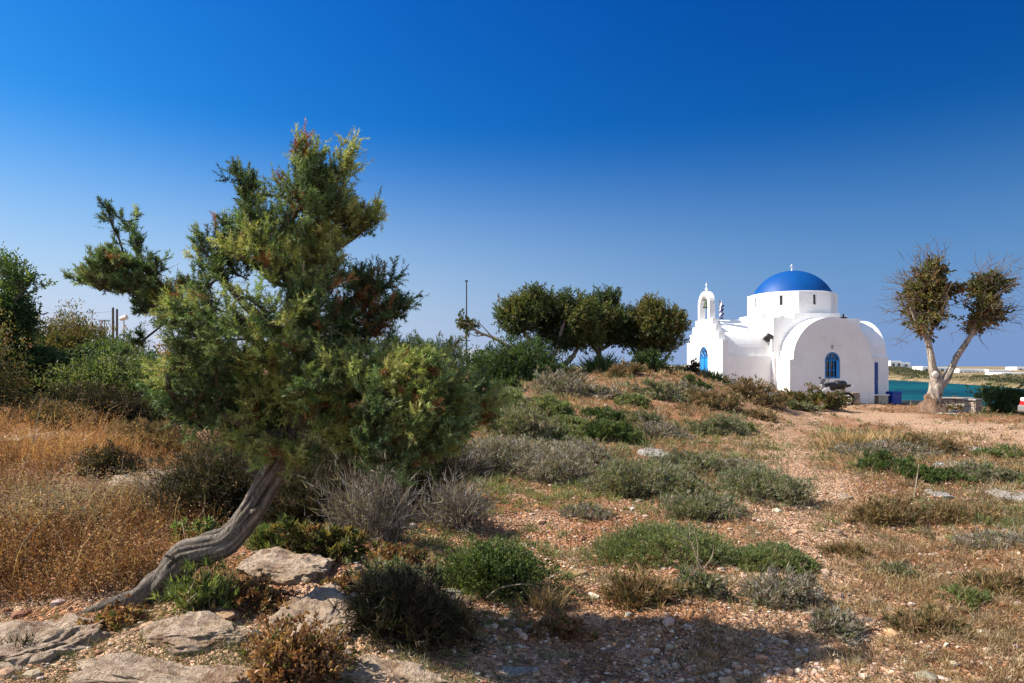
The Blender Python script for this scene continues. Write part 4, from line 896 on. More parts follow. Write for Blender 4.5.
def shrub(kind, u, v, wpx, hpx, name, label, cat='shrub', deep=.8, Y=None, group=None, ls=1.0, dens=1.0, sink=.04, seed=None, parts=True):
    K = KIND[kind]; s = abs(hash((round(u * 10), round(v * 10), int(wpx)))) % 99991 if seed is None else seed; rng = np.random.default_rng(s)
    if Y is None: b = hit(u, v)
    else: b = V3((u - 512) / F * Y, Y, 0); 
    b[2] = float(hgt(b[:1], b[1:2])[0]); m = b[1] / F; rx = wpx * m / 2; ry = rx * deep
    b = b + V3(0, ry * .8, 0); b[0] *= b[1] / (b[1] - ry * .8); b[2] = float(hgt(b[:1], b[1:2])[0])
    h = max(EYE + (HOR - (v - hpx)) / F * (b[1] + ry * .15) - b[2], min(.35 * hpx * m, .25 * rx), .04) * (1 if (kind in ('dead', 'straw', 'spiky', 'evergreen', 'olive', 'rust', 'dark') or v > 585) else .74)
    root = thing(name, label, cat, tuple(b), group)
    area = wpx * hpx; pxl = max(1.2, K['L'] / m * ls); pxw = max(.35, K['W'] / m * ls)
    ls2 = ls * max(1, 2.6 * m / K['L']); lw2 = ls * max(1, .75 * m / K['W'])
    nl = int(np.clip(K['dens'] * dens * area * 8 / (pxl * ls2 / ls * pxw * lw2 / ls) ** .75, 300, 22000))
    ns = int(K['ns'] * np.clip(area / 2500, .5, 2.2))
    # stems: from the middle of the foot to a lumpy dome
    th = rng.uniform(0, 2 * np.pi, ns); cz = rng.uniform(0, 1, ns) ** .8; sr = np.sqrt(1 - cz ** 2)
    dr = np.stack([sr * np.cos(th), sr * np.sin(th), cz], 1)
    lk = K.get('lump', 1); lump = 1 + lk * (.42 * vn3(dr * 2.1 + s, 5) + .30 * vn3(dr * 5 + s, 6))
    tgt = dr * V3(rx, ry, h) * (lump * rng.uniform(1 - .34 * lk, 1 + .1 * lk, ns))[:, None]
    fo = rng.uniform(-.45, .45, (ns, 2)) * [rx, ry]; foot = np.c_[fo, np.zeros(ns)]
    gz = hgt(b[0] + tgt[:, 0], b[1] + tgt[:, 1]) - b[2]; gf = hgt(b[0] + foot[:, 0], b[1] + foot[:, 1]) - b[2]
    tgt[:, 2] = tgt[:, 2] + gz * (1 - .3 * cz); foot[:, 2] = gf - sink
    mid = foot * .55 + tgt * .45 + np.c_[np.zeros((ns, 2)), .22 * h * np.ones(ns)]
    def curve(i, t): t = t[:, None]; return (1 - t) ** 2 * foot[i] + 2 * t * (1 - t) * mid[i] + t * t * tgt[i]
    sb = MB(); stc = V3(*K['st']); tt = np.linspace(0, 1, 5)
    swid = max(.0022, .4 * m)
    for i in range(min(ns, 90)):
        tube(sb, curve(np.full(5, i), tt) + b, np.linspace(1.6, .6, 5) * swid, 3, stc * rng.uniform(.7, 1.25), cap=False)
    fb = MB()
    if K['s'] in ('leaf', 'needle'):
        # fine tufts around the ends of stems and of many side shoots
        nt_ = max(60, nl // 9); si = rng.integers(0, ns, nt_); t = K['zone'] + (1 - K['zone']) * rng.random(nt_) ** .7
        c = curve(si, np.clip(t, 0, 1)); od = nrm(tgt[si] / V3(rx, ry, h)); sp_ = .16 * min(rx, max(h, rx * .4))
        c = c + rng.normal(size=(nt_, 3)) * sp_ * V3(1.5, 1.5, .8)
        per = 9; B = np.repeat(c, per, 0) + rng.normal(size=(nt_ * per, 3)) * sp_ * .3; O = np.repeat(od, per, 0)
        D = nrm(O * .6 + V3(0, 0, K['up']) * .7 + rng.normal(size=B.shape) * .55); tone = vn3(c / max(rx, .2) * 2.2 + s, 8)
        C = np.repeat(pal(rng, nt_, K['c']) * (1 + .22 * tone[:, None]), per, 0) * rng.uniform(.8, 1.2, (nt_ * per, 1))
        gl = hgt(b[0] + B[:, 0], b[1] + B[:, 1]) - b[2]; B[:, 2] = np.maximum(B[:, 2], gl + .01 * rng.random(len(B)))
        fn = leaves if K['s'] == 'leaf' else needles
        fn(fb, B + b, D, K['L'] * ls2 * rng.uniform(.7, 1.25, len(B)), K['W'] * lw2 * rng.uniform(.8, 1.2, len(B)), C, rng)
    elif K['s'] == 'twig':
        nt_ = nl // 2; si = rng.integers(0, ns, nt_); t = K['zone'] + (1 - K['zone']) * rng.random(nt_); c = curve(si, t)
        D = nrm(nrm(tgt[si]) * .7 + V3(0, 0, .35) + rng.normal(size=c.shape) * .5); C = pal(rng, nt_, K['c'])
        needles(fb, c + b, D, K['L'] * ls * rng.uniform(.4, 1.2, nt_), K['W'] * lw2, C, rng)
    else:
        nt_ = min(nl, 2600); B = np.c_[rng.normal(size=(nt_, 2)) * [rx * .45, ry * .45], np.zeros(nt_)]; B[:, 2] = hgt(b[0] + B[:, 0], b[1] + B[:, 1]) - b[2] - .01
        D = nrm(np.c_[B[:, :2] / rx * .5, np.ones(nt_)] + rng.normal(size=B.shape) * .25); C = pal(rng, nt_, K['c'])
        blades(fb, B + b, D, h * rng.uniform(.5, 1.1, nt_), K['W'] * max(1, .8 * m / K['W']), rng.uniform(.05, .5, nt_), C, rng)
    mesh_obj('stems', sb, M_TWIG, root); mesh_obj('foliage', fb, M_DRY if kind in ('grey', 'thorn', 'straw', 'dead', 'dark') else M_LEAF, root)
    return root

SH = [
 # foreground
 ('cushion', 497, 598, 88, 52, 'cushion_bush', 'compact dark green cushion bush with its shadow beside it, in the foreground middle'),
 ('moss', 662, 568, 150, 48, 'mound_shrub', 'widest bright green mound on the stony slope, with a bare twig standing before it'),
 ('moss', 772, 572, 80, 28, 'mound_shrub', 'smaller green mound touching the right end of the widest green mound'),
 ('dead', 372, 548, 130, 92, 'dead_shrub', 'tall grey leafless shrub under the right side of the juniper crown'),
 ('dead', 458, 540, 96, 72, 'dead_shrub', 'grey leafless shrub at the right edge of the juniper shade'),
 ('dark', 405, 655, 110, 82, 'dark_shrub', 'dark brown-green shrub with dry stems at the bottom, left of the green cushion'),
 ('rust', 300, 690, 95, 70, 'dry_herb', 'rust brown dry herb among the rocks at the bottom edge'),
 ('rust', 120, 632, 60, 26, 'dry_herb', 'small rusty herb in the gap between the two nearest rocks'),
 ('rust', 250, 618, 80, 34, 'dry_herb', 'rusty herb on the rock ledge right of the juniper foot'),
 ('mat', 205, 612, 60, 36, 'juniper_sprout', 'spiky green sprout at the foot of the leaning juniper trunk'),
 ('bright', 196, 546, 44, 30, 'green_herb', 'light green herb behind the bend of the juniper trunk'),
 ('mat', 272, 552, 46, 28, 'juniper_sprout', 'bluish green sprout right of the juniper trunk bend'),
 ('dark', 12, 664, 50, 22, 'dark_shrub', 'dark low tuft on the corner rock at bottom left'),
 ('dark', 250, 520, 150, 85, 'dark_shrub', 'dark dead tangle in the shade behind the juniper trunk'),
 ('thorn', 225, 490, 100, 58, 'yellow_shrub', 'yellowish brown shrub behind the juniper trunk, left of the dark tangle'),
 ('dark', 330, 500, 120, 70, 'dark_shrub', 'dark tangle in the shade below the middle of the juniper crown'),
 ('olive', 318, 560, 80, 36, 'olive_herb', 'yellow-brown leafy herb on the slope right of the juniper trunk'),
 ('sage', 395, 600, 80, 36, 'grey_herb', 'pale grey-green herb left of the white flat stone'),
 ('rust', 560, 640, 60, 20, 'dry_herb', 'rusty herb in the shaded gravel at bottom middle'),
 ('straw', 545, 612, 36, 40, 'dry_grass_tuft', 'straw tuft with a drooping head right of the green cushion'),
 ('thorn', 640, 612, 80, 34, 'dry_herb', 'orange-brown herb below the widest green mound'),
 ('grey', 780, 612, 85, 40, 'grey_shrub', 'grey herb cushion below the smaller green mound'),
 ('grey', 835, 640, 60, 26, 'grey_shrub', 'grey herb at the edge of the stony path, bottom right of the grey cushion'),
 ('sage', 700, 600, 48, 30, 'grey_herb', 'silver-green herb just right of the bare forked twig'),
 ('grey', 585, 522, 60, 18, 'grey_shrub', 'flat grey twiggy mat left of the widest green mound'),
 # middle slope
 ('grey', 512, 478, 90, 50, 'grey_shrub', 'large pale grey thorn cushion right beside the juniper crown'),
 ('grey', 556, 486, 80, 44, 'grey_shrub', 'grey cushion with greenish flank right of the pale thorn cushion'),
 ('sage', 630, 500, 95, 46, 'grey_shrub', 'wide grey-green scrub below the white rock on the slope'),
 ('grey', 580, 470, 80, 34, 'grey_shrub', 'grey scrub left of the white rock on the slope'),
 ('sage', 702, 522, 82, 36, 'grey_shrub', 'grey-green scrub behind the right end of the widest green mound'),
 ('sage', 762, 503, 96, 44, 'grey_shrub', 'big grey-green bush beside the stony path'),
 ('sage', 690, 476, 70, 30, 'grey_shrub', 'grey-green scrub just right of the white rock on the slope'),
 ('moss', 548, 420, 52, 26, 'green_cushion', 'fresh light green cushion in front of the dark evergreen bush'),
 ('moss', 632, 408, 38, 14, 'green_cushion', 'small light green cushion high on the slope below the rightmost windswept tree'),
 ('cushion', 600, 424, 52, 20, 'green_cushion', 'dull green cushion right of the fresh light green one'),
 ('cushion', 612, 444, 66, 26, 'green_cushion', 'green cushion with grey stems above the white rock'),
 ('moss', 562, 446, 50, 20, 'green_cushion', 'yellow-green cushion above the pale thorn cushion'),
 ('moss', 568, 432, 46, 16, 'green_cushion', 'low green cushion between the fresh light green and yellow-green ones'),
 ('sage', 660, 400, 60, 20, 'grey_shrub', 'grey-green scrub on the crest below the rightmost windswept tree'),
 ('grey', 560, 396, 76, 28, 'grey_shrub', 'broad brownish-grey dome right below the dark evergreen bush'),
 ('thorn', 625, 378, 34, 18, 'thorn_bush', 'small rust brown dome on the crest between the windswept trunks'),
 ('grey', 690, 398, 50, 16, 'grey_shrub', 'grey low scrub below the spiky green plants'),
 ('cushion', 695, 390, 30, 12, 'green_cushion', 'dark green cushion below the spiky green plants'),
 ('thorn', 715, 410, 66, 22, 'dry_herb', 'reddish brown dry patch plant left of the domed thorn bush'),
 ('sage', 720, 436, 70, 24, 'grey_shrub', 'grey-green low scrub in the middle of the slope left of the path'),
 ('moss', 735, 432, 40, 12, 'green_herb', 'green tuft in the middle of the slope left of the path'),
 ('grey', 660, 440, 60, 18, 'grey_shrub', 'grey low scrub above and right of the white rock'),
 ('sage', 520, 440, 70, 40, 'grey_shrub', 'olive grey scrub left of the yellow-green cushion'),
 ('moss', 500, 420, 60, 34, 'green_cushion', 'pale green bush right beside the tip of the juniper crown'),
 ('grey', 515, 412, 34, 24, 'grey_shrub', 'small grey bush left of the fresh light green cushion'),
 ('cushion', 508, 392, 40, 14, 'green_cushion', 'low round green cushion at the foot of the dark evergreen bush'),
 ('sage', 800, 412, 40, 14, 'grey_shrub', 'pale grey tuft in front of the yellowish bush by the motorbike'),
 ('evergreen', 522, 382, 108, 36, 'evergreen_bush', 'wide dark evergreen bush on the crest under the long bare branch'),
 ('evergreen', 650, 372, 36, 20, 'evergreen_bush', 'dark bush between the stems of the rightmost windswept tree'),
 ('thorn', 753, 404, 48, 28, 'thorn_bush', 'brown domed thorn bush in front of the chapel nave wall'),
 ('olive', 793, 408, 36, 15, 'olive_shrub', 'olive bush between the domed thorn bush and the motorbike'),
 ('olive', 826, 411, 58, 18, 'olive_shrub', 'yellowish bush hiding the motorbike wheels'),
 ('evergreen', 1003, 414, 46, 28, 'evergreen_bush', 'round dark green bush beside the red car'),
 ('olive', 955, 410, 24, 10, 'olive_shrub', 'small olive plant under the pale coping of the water edge wall'),
 ('dark', 694, 372, 14, 12, 'dark_shrub', 'small dark tuft beside the left foot of the bell gable'),
 # right side
 ('straw', 865, 450, 90, 28, 'dry_grass_tuft', 'tallest straw clump right of the path', ),
 ('thorn', 925, 455, 80, 22, 'dry_herb', 'brown dry herb right of the tallest straw clump'),
 ('grey', 890, 458, 110, 16, 'grey_shrub', 'low grey scrub in front of the tallest straw clump'),
 ('cushion', 885, 474, 50, 20, 'green_cushion', 'deep green left half of the low mat right of the path'),
 ('cushion', 925, 484, 60, 20, 'green_cushion', 'deep green right half of the low mat right of the path'),
 ('sage', 985, 486, 64, 24, 'grey_shrub', 'olive grey low scrub near the right edge, right of the deep green mat'),
 ('mat', 1000, 460, 46, 14, 'green_herb', 'green tuft near the right edge above the olive grey scrub'),
 ('thorn', 885, 530, 84, 32, 'dry_herb', 'brown-green herb at the right side of the path below the deep green mat'),
 ('thorn', 965, 525, 90, 22, 'dry_herb', 'flat brown herb below the olive grey scrub near the right edge'),
 ('sage', 895, 578, 50, 14, 'grey_herb', 'small silver-green tuft on the right bank of the stony path'),
 ('mat', 965, 610, 44, 12, 'green_herb', 'small green tuft low at the right side of the photo'),
 ('thorn', 930, 640, 90, 26, 'dry_herb', 'brown herb in the bottom right corner area'),
 ('thorn', 1000, 600, 80, 24, 'dry_herb', 'brown herb at the right edge above the bottom corner'),
 # left side
 ('olive', 66, 372, 96, 52, 'olive_shrub', 'tall reddish olive shrub under the twin wooden poles'),
 ('evergreen', 25, 405, 90, 66, 'evergreen_bush', 'dark bush below the tree at the left edge'),
 ('thorn', 35, 400, 66, 46, 'thorn_bush', 'brown domed thorn bush behind the grey rock at the left edge'),
 ('bright', 130, 418, 120, 74, 'leafy_shrub', 'big sunny light green shrub behind the left limb of the juniper'),
 ('evergreen', 95, 400, 80, 52, 'leafy_shrub', 'darker green shrub between the brown dome and the sunny light green shrub'),
 ('cushion', 118, 372, 70, 40, 'leafy_shrub', 'dull green shrub on the skyline below the twin wooden poles'),
 ('dark', 100, 425, 120, 42, 'dark_shrub', 'dark foot of greenery above the dry grass on the left'),
 ('evergreen', 200, 400, 90, 60, 'leafy_shrub', 'dark green shrub seen under the left limb of the juniper'),
 ('sage', 420, 420, 100, 56, 'grey_shrub', 'grey-green scrub seen behind the right part of the juniper'),
 ('olive', 340, 420, 120, 60, 'olive_shrub', 'olive scrub behind the middle of the juniper'),
 ('thorn', 60, 430, 60, 34, 'dry_herb', 'greyish brown herb beside the thin bare stick on the left'),
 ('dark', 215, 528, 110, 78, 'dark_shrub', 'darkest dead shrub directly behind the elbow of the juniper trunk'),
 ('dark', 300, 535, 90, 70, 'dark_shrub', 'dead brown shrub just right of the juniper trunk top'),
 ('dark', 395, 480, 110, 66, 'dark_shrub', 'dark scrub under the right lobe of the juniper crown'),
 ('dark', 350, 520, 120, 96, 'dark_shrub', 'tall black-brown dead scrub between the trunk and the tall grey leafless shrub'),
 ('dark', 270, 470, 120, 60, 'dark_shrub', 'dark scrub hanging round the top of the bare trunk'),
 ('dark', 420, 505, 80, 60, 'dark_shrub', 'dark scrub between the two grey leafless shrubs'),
 ('grey', 70, 540, 70, 40, 'grey_shrub', 'grey herb cushion standing in the dry grass'),
 ('dark', 110, 480, 60, 34, 'dark_shrub', 'dark brown weed in the middle of the dry grass'),
 ('dead', 160, 520, 90, 46, 'dead_shrub', 'greyish dead twigs in the dry grass left of the juniper trunk'),
 ('dead', 470, 480, 60, 36, 'dead_shrub', 'small grey bare shrub between the juniper tip and the pale thorn cushion'),
 ('sage', 440, 470, 80, 44, 'grey_shrub', 'olive scrub below the right tip of the juniper crown'),
 ('olive', 280, 460, 110, 50, 'olive_shrub', 'brownish scrub behind the top of the bare juniper trunk'),
 ('thorn', 160, 455, 90, 36, 'dry_herb', 'brown scrub at the back edge of the dry grass'),
 ('grey', 600, 400, 50, 18, 'grey_shrub', 'brownish-grey low dome right of the broad brownish-grey dome'),
 ('sage', 640, 425, 60, 16, 'grey_shrub', 'sage low dome below the small high light green cushion'),
 ('grey', 520, 462, 50, 26, 'grey_shrub', 'grey scrub behind the pale thorn cushion'),
 ('sage', 575, 460, 56, 22, 'grey_shrub', 'olive scrub between the yellow-green cushion and the white rock'),
 ('sage', 680, 500, 70, 30, 'grey_shrub', 'sage scrub between the wide scrub below the white rock and the big path-side bush'),
 ('grey', 740, 478, 60, 24, 'grey_shrub', 'brownish grey scrub behind the big grey-green path-side bush'),
 ('thorn', 760, 420, 40, 12, 'dry_herb', 'low rusty herb just below the domed thorn bush'),
 ('thorn', 850, 560, 50, 14, 'dry_herb', 'low dry herb on the right margin of the stony path'),
 ('grey', 990, 550, 70, 18, 'grey_shrub', 'grey-brown scrub at the right edge below the olive grey scrub'),
 ('rust', 400, 570, 60, 26, 'dry_herb', 'rusty leafy herb between the two grey leafless shrubs'),
 ('rust', 340, 600, 50, 26, 'dry_herb', 'rust and yellow herb on the sunlit slope left of the pale grey-green herb'),
 ('thorn', 440, 640, 60, 40, 'dry_herb', 'straw coloured herb at the right flank of the dark brown-green shrub'),
]
for a in SH:
    shrub(*a, ls=1.5 if a[0] in ('olive', 'bright', 'evergreen') else 1.25)
shrub('spiky', 690, 384, 30, 20, 'spiky_plant', 'spiky green plants clustered below the blue gable door', 'plant', Y=28.5)
shrub('spiky', 712, 388, 40, 22, 'spiky_plant', 'spiky green plants at the corner of gable and nave', 'plant', Y=28.6)
shrub('spiky', 601, 372, 26, 26, 'fan_palm', 'pale green fan palm under the middle windswept tree', 'palm', Y=27.5)
shrub('olive', -40, 420, 120, 90, 'olive_shrub', 'olive shrub at the far left, cut by the edge')
def stick(label, pts, Y, r, side=()):
    mb = MB()
    for k, q in enumerate([pts] + list(side)): tube(mb, smooth_line(np.array([P(u, v, Y + .04 * k) for u, v in q]), 16), np.linspace(r, r * .5, 16) * (1 if k == 0 else .6), 5, V3(2.2, 2.0, 1.6))
    tag(mesh_obj('dry_stick', mb, M_BARK), label, 'stick')
stick('thin dark bare stick leaning in the grass at far left', [(32, 448), (36, 425), (43, 398)], 8.8, .012)
stick('pale dry stalk leaning over the brown grass at left edge', [(0, 592), (22, 545), (50, 512)], 4.5, .006)
stick('long pale dry stalk arching over the dark shrub at the bottom', [(455, 622), (420, 600), (380, 590), (345, 585)], 3.9, .004)
stick('curved dry stalk bent over the front of the green cushion', [(486, 598), (500, 588), (525, 584), (540, 588), (541, 604)], 4.55, .005)
stick('pale forked twig, tallest branch, before the widest mound', [(712, 588), (698, 560), (690, 540), (676, 522)], 5.2, .008, [[(698, 560), (697, 540), (690, 520)], [(694, 550), (682, 540), (672, 536)], [(690, 540), (689, 525), (682, 512)], [(703, 570), (712, 556), (714, 545)]])
stick('upright straw stalk in front of the deep green mat', [(914, 498), (917, 478), (919, 464)], 8.6, .012)

# ------------------------------------------------------------------ rocks
def rock(u, v, wpx, hpx, label, mat_=M_ROCK, deep=.7, seed=1, flat=.5, Y=None, name='rock', cat='rock', rz=0):
    b = hit(u, v); t_ = hit(u, v - hpx * .8); m = b[1] / F; rx = wpx * m / 2; ry = min(max((t_[1] - b[1]) / 2, rx * .4), rx * 1.6); h = max(.3 * hpx * m, .02)
    b = b + V3(0, ry * .85, 0); b[0] *= b[1] / (b[1] - ry * .85); b[2] = float(hgt(b[:1], b[1:2])[0]); g0 = b.copy()
    bm = bmesh.new(); bmesh.ops.create_icosphere(bm, subdivisions=6 if wpx > 60 else 4, radius=1); V = np.array([v_.co[:] for v_ in bm.verts])
    T = np.array([[v_.index for v_ in f.verts] for f in bm.faces]); bm.free()
    d = V.copy(); V = np.sign(V) * np.abs(V) ** .85; V[:, 2] = np.where(V[:, 2] > 0, np.tanh(V[:, 2] * (1 + flat * 2)) / math.tanh(1 + flat * 2), V[:, 2])
    k = 1 + .22 * vn3(d * 1.5 + seed * 9, 1) + .13 * vn3(d * 3.5 + seed * 5, 2) + .06 * vn3(d * 8 + seed, 3) + .03 * vn3(d * 18 + seed, 4) - .10 * np.clip(vn3(d * 6 + seed, 6) - .25, 0, 1) - .05 * np.abs(vn3(d * 13 + seed, 7))
    V = V * k[:, None] * V3(rx, ry, h); V[:, 2] += .02 * vn3(V * 9, 5); V[:, 2] -= h * .25
    c, s = math.cos(rz), math.sin(rz); V = np.c_[V[:, 0] * c - V[:, 1] * s, V[:, 0] * s + V[:, 1] * c, V[:, 2]]
    V[:, 2] += hgt(V[:, 0] + b[0], V[:, 1] + b[1]) - b[2]
    return tag(mesh_obj(name, (V + b, T, np.zeros((0, 4), int), np.ones((len(V), 3))), mat_, None, True), label, cat)
rock(32, 668, 120, 62, 'rough pale boulder in the bottom left corner', seed=1, deep=.9)
rock(165, 700, 190, 44, 'long flat pitted slab along the bottom edge, left of middle', seed=2, deep=.7, flat=1)
rock(285, 585, 90, 40, 'sunlit pale slab on the slope right of the juniper trunk', seed=3, deep=.8, flat=.8)
rock(318, 645, 90, 66, 'shaded grey rock hump right of the rusty herb on the ledge', seed=4, deep=.8)
rock(200, 652, 110, 40, 'shaded rock ledge below the juniper foot', seed=5, deep=.7)
rock(385, 690, 130, 36, 'grey flat rock in shade at the bottom edge, under the dark shrub', seed=6, flat=1)
rock(452, 596, 22, 12, 'small white flat stone left of the green cushion bush', M_ROCKW, seed=7)
rock(462, 603, 18, 7, 'small reddish stone touching the green cushion bush', M_ROCK, seed=8)
rock(654, 459, 34, 12, 'white jagged rock in the middle of the scrubby slope', M_ROCKW, seed=9)
rock(951, 470, 28, 10, 'rounded pale rock right of the deep green mat', M_ROCKW, seed=10)
rock(978, 452, 22, 9, 'pale rock at the edge of the white track, upper right', M_ROCKW, seed=11)
rock(938, 497, 22, 9, 'bluish white flat rock below the deep green mat', M_ROCKW, seed=12)
rock(1015, 502, 50, 14, 'broad pale slab at the right edge', M_ROCKW, seed=13, flat=1)
rock(843, 500, 18, 9, 'lone pinkish stone on the path', M_ROCK, seed=14)
rock(10, 404, 62, 20, 'grey flat-topped rock at the left edge behind the dry grass', M_ROCK, seed=15, flat=1)
rock(165, 500, 84, 40, 'pale rock almost covered by the dry grass left of the trunk', M_ROCK, seed=16)
rock(15, 450, 60, 22, 'pale low rock under the thin bare stick at the left', M_ROCK, seed=17)
rock(959, 413, 13, 6, 'blue-grey stone near the water edge wall with coping', M_BLUEROCK, seed=18)
rock(945, 414, 18, 4, 'flat pale stone at the foot of the forked tree', M_ROCKW, seed=19)
rock(495, 408, 16, 10, 'white stone in the scrub left of the fresh light green cushion', M_ROCKW, seed=20)
rock(520, 676, 40, 12, 'pale flat stone in the shaded gravel at the bottom edge', M_ROCKW, seed=21, flat=1)
rock(960, 474, 12, 5, 'small pale stone next to the rounded pale rock', M_ROCKW, seed=22)

# ------------------------------------------------------------------ ground cover that nobody could count
def scatter(n, rng, ymin=2.4, ymax=40, tm=1.12):
    a = n // 2; inv = rng.uniform(1 / ymax, 1 / ymin, a); y = np.r_[1 / inv, np.exp(rng.uniform(math.log(ymin), math.log(ymax), n - a))]
    x = rng.uniform(-tm, tm, n) * y + rng.uniform(-.3, .3, n); z = hgt(x, y); return x, y, z
def project(x, y, z): return 512 + F * x / y, HOR - F * (z - EYE) / y
def gravel():
    rng = np.random.default_rng(21); n = 130000; x, y, z = scatter(n, rng, 2.3, 24); pm = path_mask(x, y)
    u, v = project(x, y, z); dens = .35 + .5 * (vn2(x * .7, y * .7, 61)) + .5 * (vn2(x * 2.2, y * 2.2, 62)) + .25 * pm
    dens = np.where((u > 470) & (v > 470), dens + .25, dens); dens = np.where((u < 240) & (v < 600), -.2 + .2 * dens, dens)
    k = rng.random(n) < dens; x, y, z = x[k], y[k], z[k]; n = len(x)
    s = .0035 + .009 * rng.random(n) ** 3 + .02 * rng.random(n) ** 25 + .045 * rng.random(n) ** 160 + .0009 * y * rng.uniform(.3, 1, n)
    bm = bmesh.new(); bmesh.ops.create_icosphere(bm, subdivisions=1, radius=1); v0 = np.array([q.co[:] for q in bm.verts]); t0 = np.array([[q.index for q in f.verts] for f in bm.faces]); bm.free()
    nv = len(v0); sh = np.sign(v0) * np.abs(v0) ** .8
    V = sh[None] * rng.uniform(.72, 1.2, (n, nv, 1)) * (rng.uniform(.6, 1.4, (n, 1, 3)) * V3(1, 1, .7)) * s[:, None, None]
    a = rng.uniform(0, 6.28, n); c_, s_ = np.cos(a)[:, None], np.sin(a)[:, None]
    V = np.stack([V[..., 0] * c_ - V[..., 1] * s_, V[..., 0] * s_ + V[..., 1] * c_, V[..., 2]], -1) + np.stack([x, y, z + s * .15], 1)[:, None]
    C = pal(rng, n, [((.35, .21, .13), 4), ((.42, .31, .23), 3), ((.48, .40, .33), 1.5), ((.27, .14, .075), 3), ((.20, .155, .12), 2)])
    T = (t0[None] + np.arange(n)[:, None, None] * nv).reshape(-1, 3)
    o = mesh_obj('gravel', (V.reshape(-1, 3), T, np.zeros((0, 4), int), np.repeat(C, nv, 0)), M_STONE); o['kind'] = 'stuff'
gravel()
FIELD = [(-160, 425), (0, 420), (60, 425), (130, 432), (200, 455), (240, 480), (225, 530), (165, 575), (120, 600), (70, 598), (0, 604), (-160, 606)]
def brown_field():
    rng = np.random.default_rng(22); n = 26000; x, y, z = scatter(n, rng, 4, 13); u, v = project(x, y, z); k = inpoly(u, v, FIELD); x, y, z = x[k], y[k], z[k]
    cl = vn2(x * 1.1, y * 1.1, 63) + .7 * vn2(x * 3.2, y * 3.2, 60); k = rng.random(len(x)) < .62 + .5 * cl; x, y, z, cl = x[k], y[k], z[k], cl[k]; n = len(x)
    pc = [((.24, .115, .05), 3), ((.31, .165, .078), 3), ((.14, .065, .03), 3), ((.45, .31, .18), 1.3), ((.085, .05, .028), 2.5)]
    pg = [((.30, .24, .17), 3), ((.22, .17, .12), 2), ((.38, .31, .22), 1)]; po = [((.36, .19, .08), 3), ((.44, .28, .145), 2), ((.22, .11, .05), 3)]
    per = 4; B = np.repeat(np.stack([x, y, z - .01], 1), per, 0) + np.c_[rng.normal(size=(n * per, 2)) * .03, np.zeros(n * per)]; N_ = len(B); clr = np.repeat(cl, per)
    kind = vn2(B[:, 0] * .7, B[:, 1] * .7, 59) + rng.normal(size=N_) * .15; back = sstep(7.2, 8.6, B[:, 1]) > rng.random(N_)
    C = np.where((kind > .42)[:, None], pal(rng, N_, pg), np.where(back[:, None], pal(rng, N_, po), pal(rng, N_, pc))) * (1 + .15 * clr[:, None])
    D = nrm(V3(.12, 0, .9) + rng.normal(size=(N_, 3)) * .36); L = rng.uniform(.12, .38, N_) * (1 + .55 * clr) * np.where(rng.random(N_) < .05, 1.7, 1); L = np.maximum(L, .06)
    mb = MB(); blades(mb, B, D, L, np.maximum(.0028, .5 * B[:, 1] / F), rng.uniform(.05, .45, N_), C, rng)
    k = rng.choice(N_, 420); Dt = nrm(V3(.1, 0, 1) + rng.normal(size=(420, 3)) * .3); tp = blades(mb, B[k], Dt, rng.uniform(.3, .62, 420), np.full(420, .0042), rng.uniform(.1, .5, 420), pal(rng, 420, [((.46, .34, .20), 3), ((.34, .23, .13), 2), ((.52, .42, .28), 1)]), rng)
    tq = np.repeat(tp, 6, 0); leaves(mb, tq + rng.normal(size=tq.shape) * .012, nrm(rng.normal(size=tq.shape)), rng.uniform(.012, .026, len(tq)), rng.uniform(.005, .01, len(tq)), pal(rng, len(tq), [((.40, .27, .15), 3), ((.24, .14, .07), 2)]), rng)
    # little curled leaves and seed heads along the stalks
    q = 7; t = rng.uniform(.1, 1, N_ * q)[:, None]; Bl = np.repeat(B, q, 0) + np.repeat(D * L[:, None], q, 0) * t + rng.normal(size=(N_ * q, 3)) * .012; Dl = nrm(np.repeat(D, q, 0) * .3 + rng.normal(size=Bl.shape))
    leaves(mb, Bl, Dl, rng.uniform(.010, .028, len(Bl)), rng.uniform(.006, .012, len(Bl)), np.repeat(C, q, 0) * rng.uniform(.5, 1.5, (len(Bl), 1)), rng, .5)
    o = mesh_obj('dry_grass', mb, M_DRY); o['kind'] = 'stuff'
brown_field()
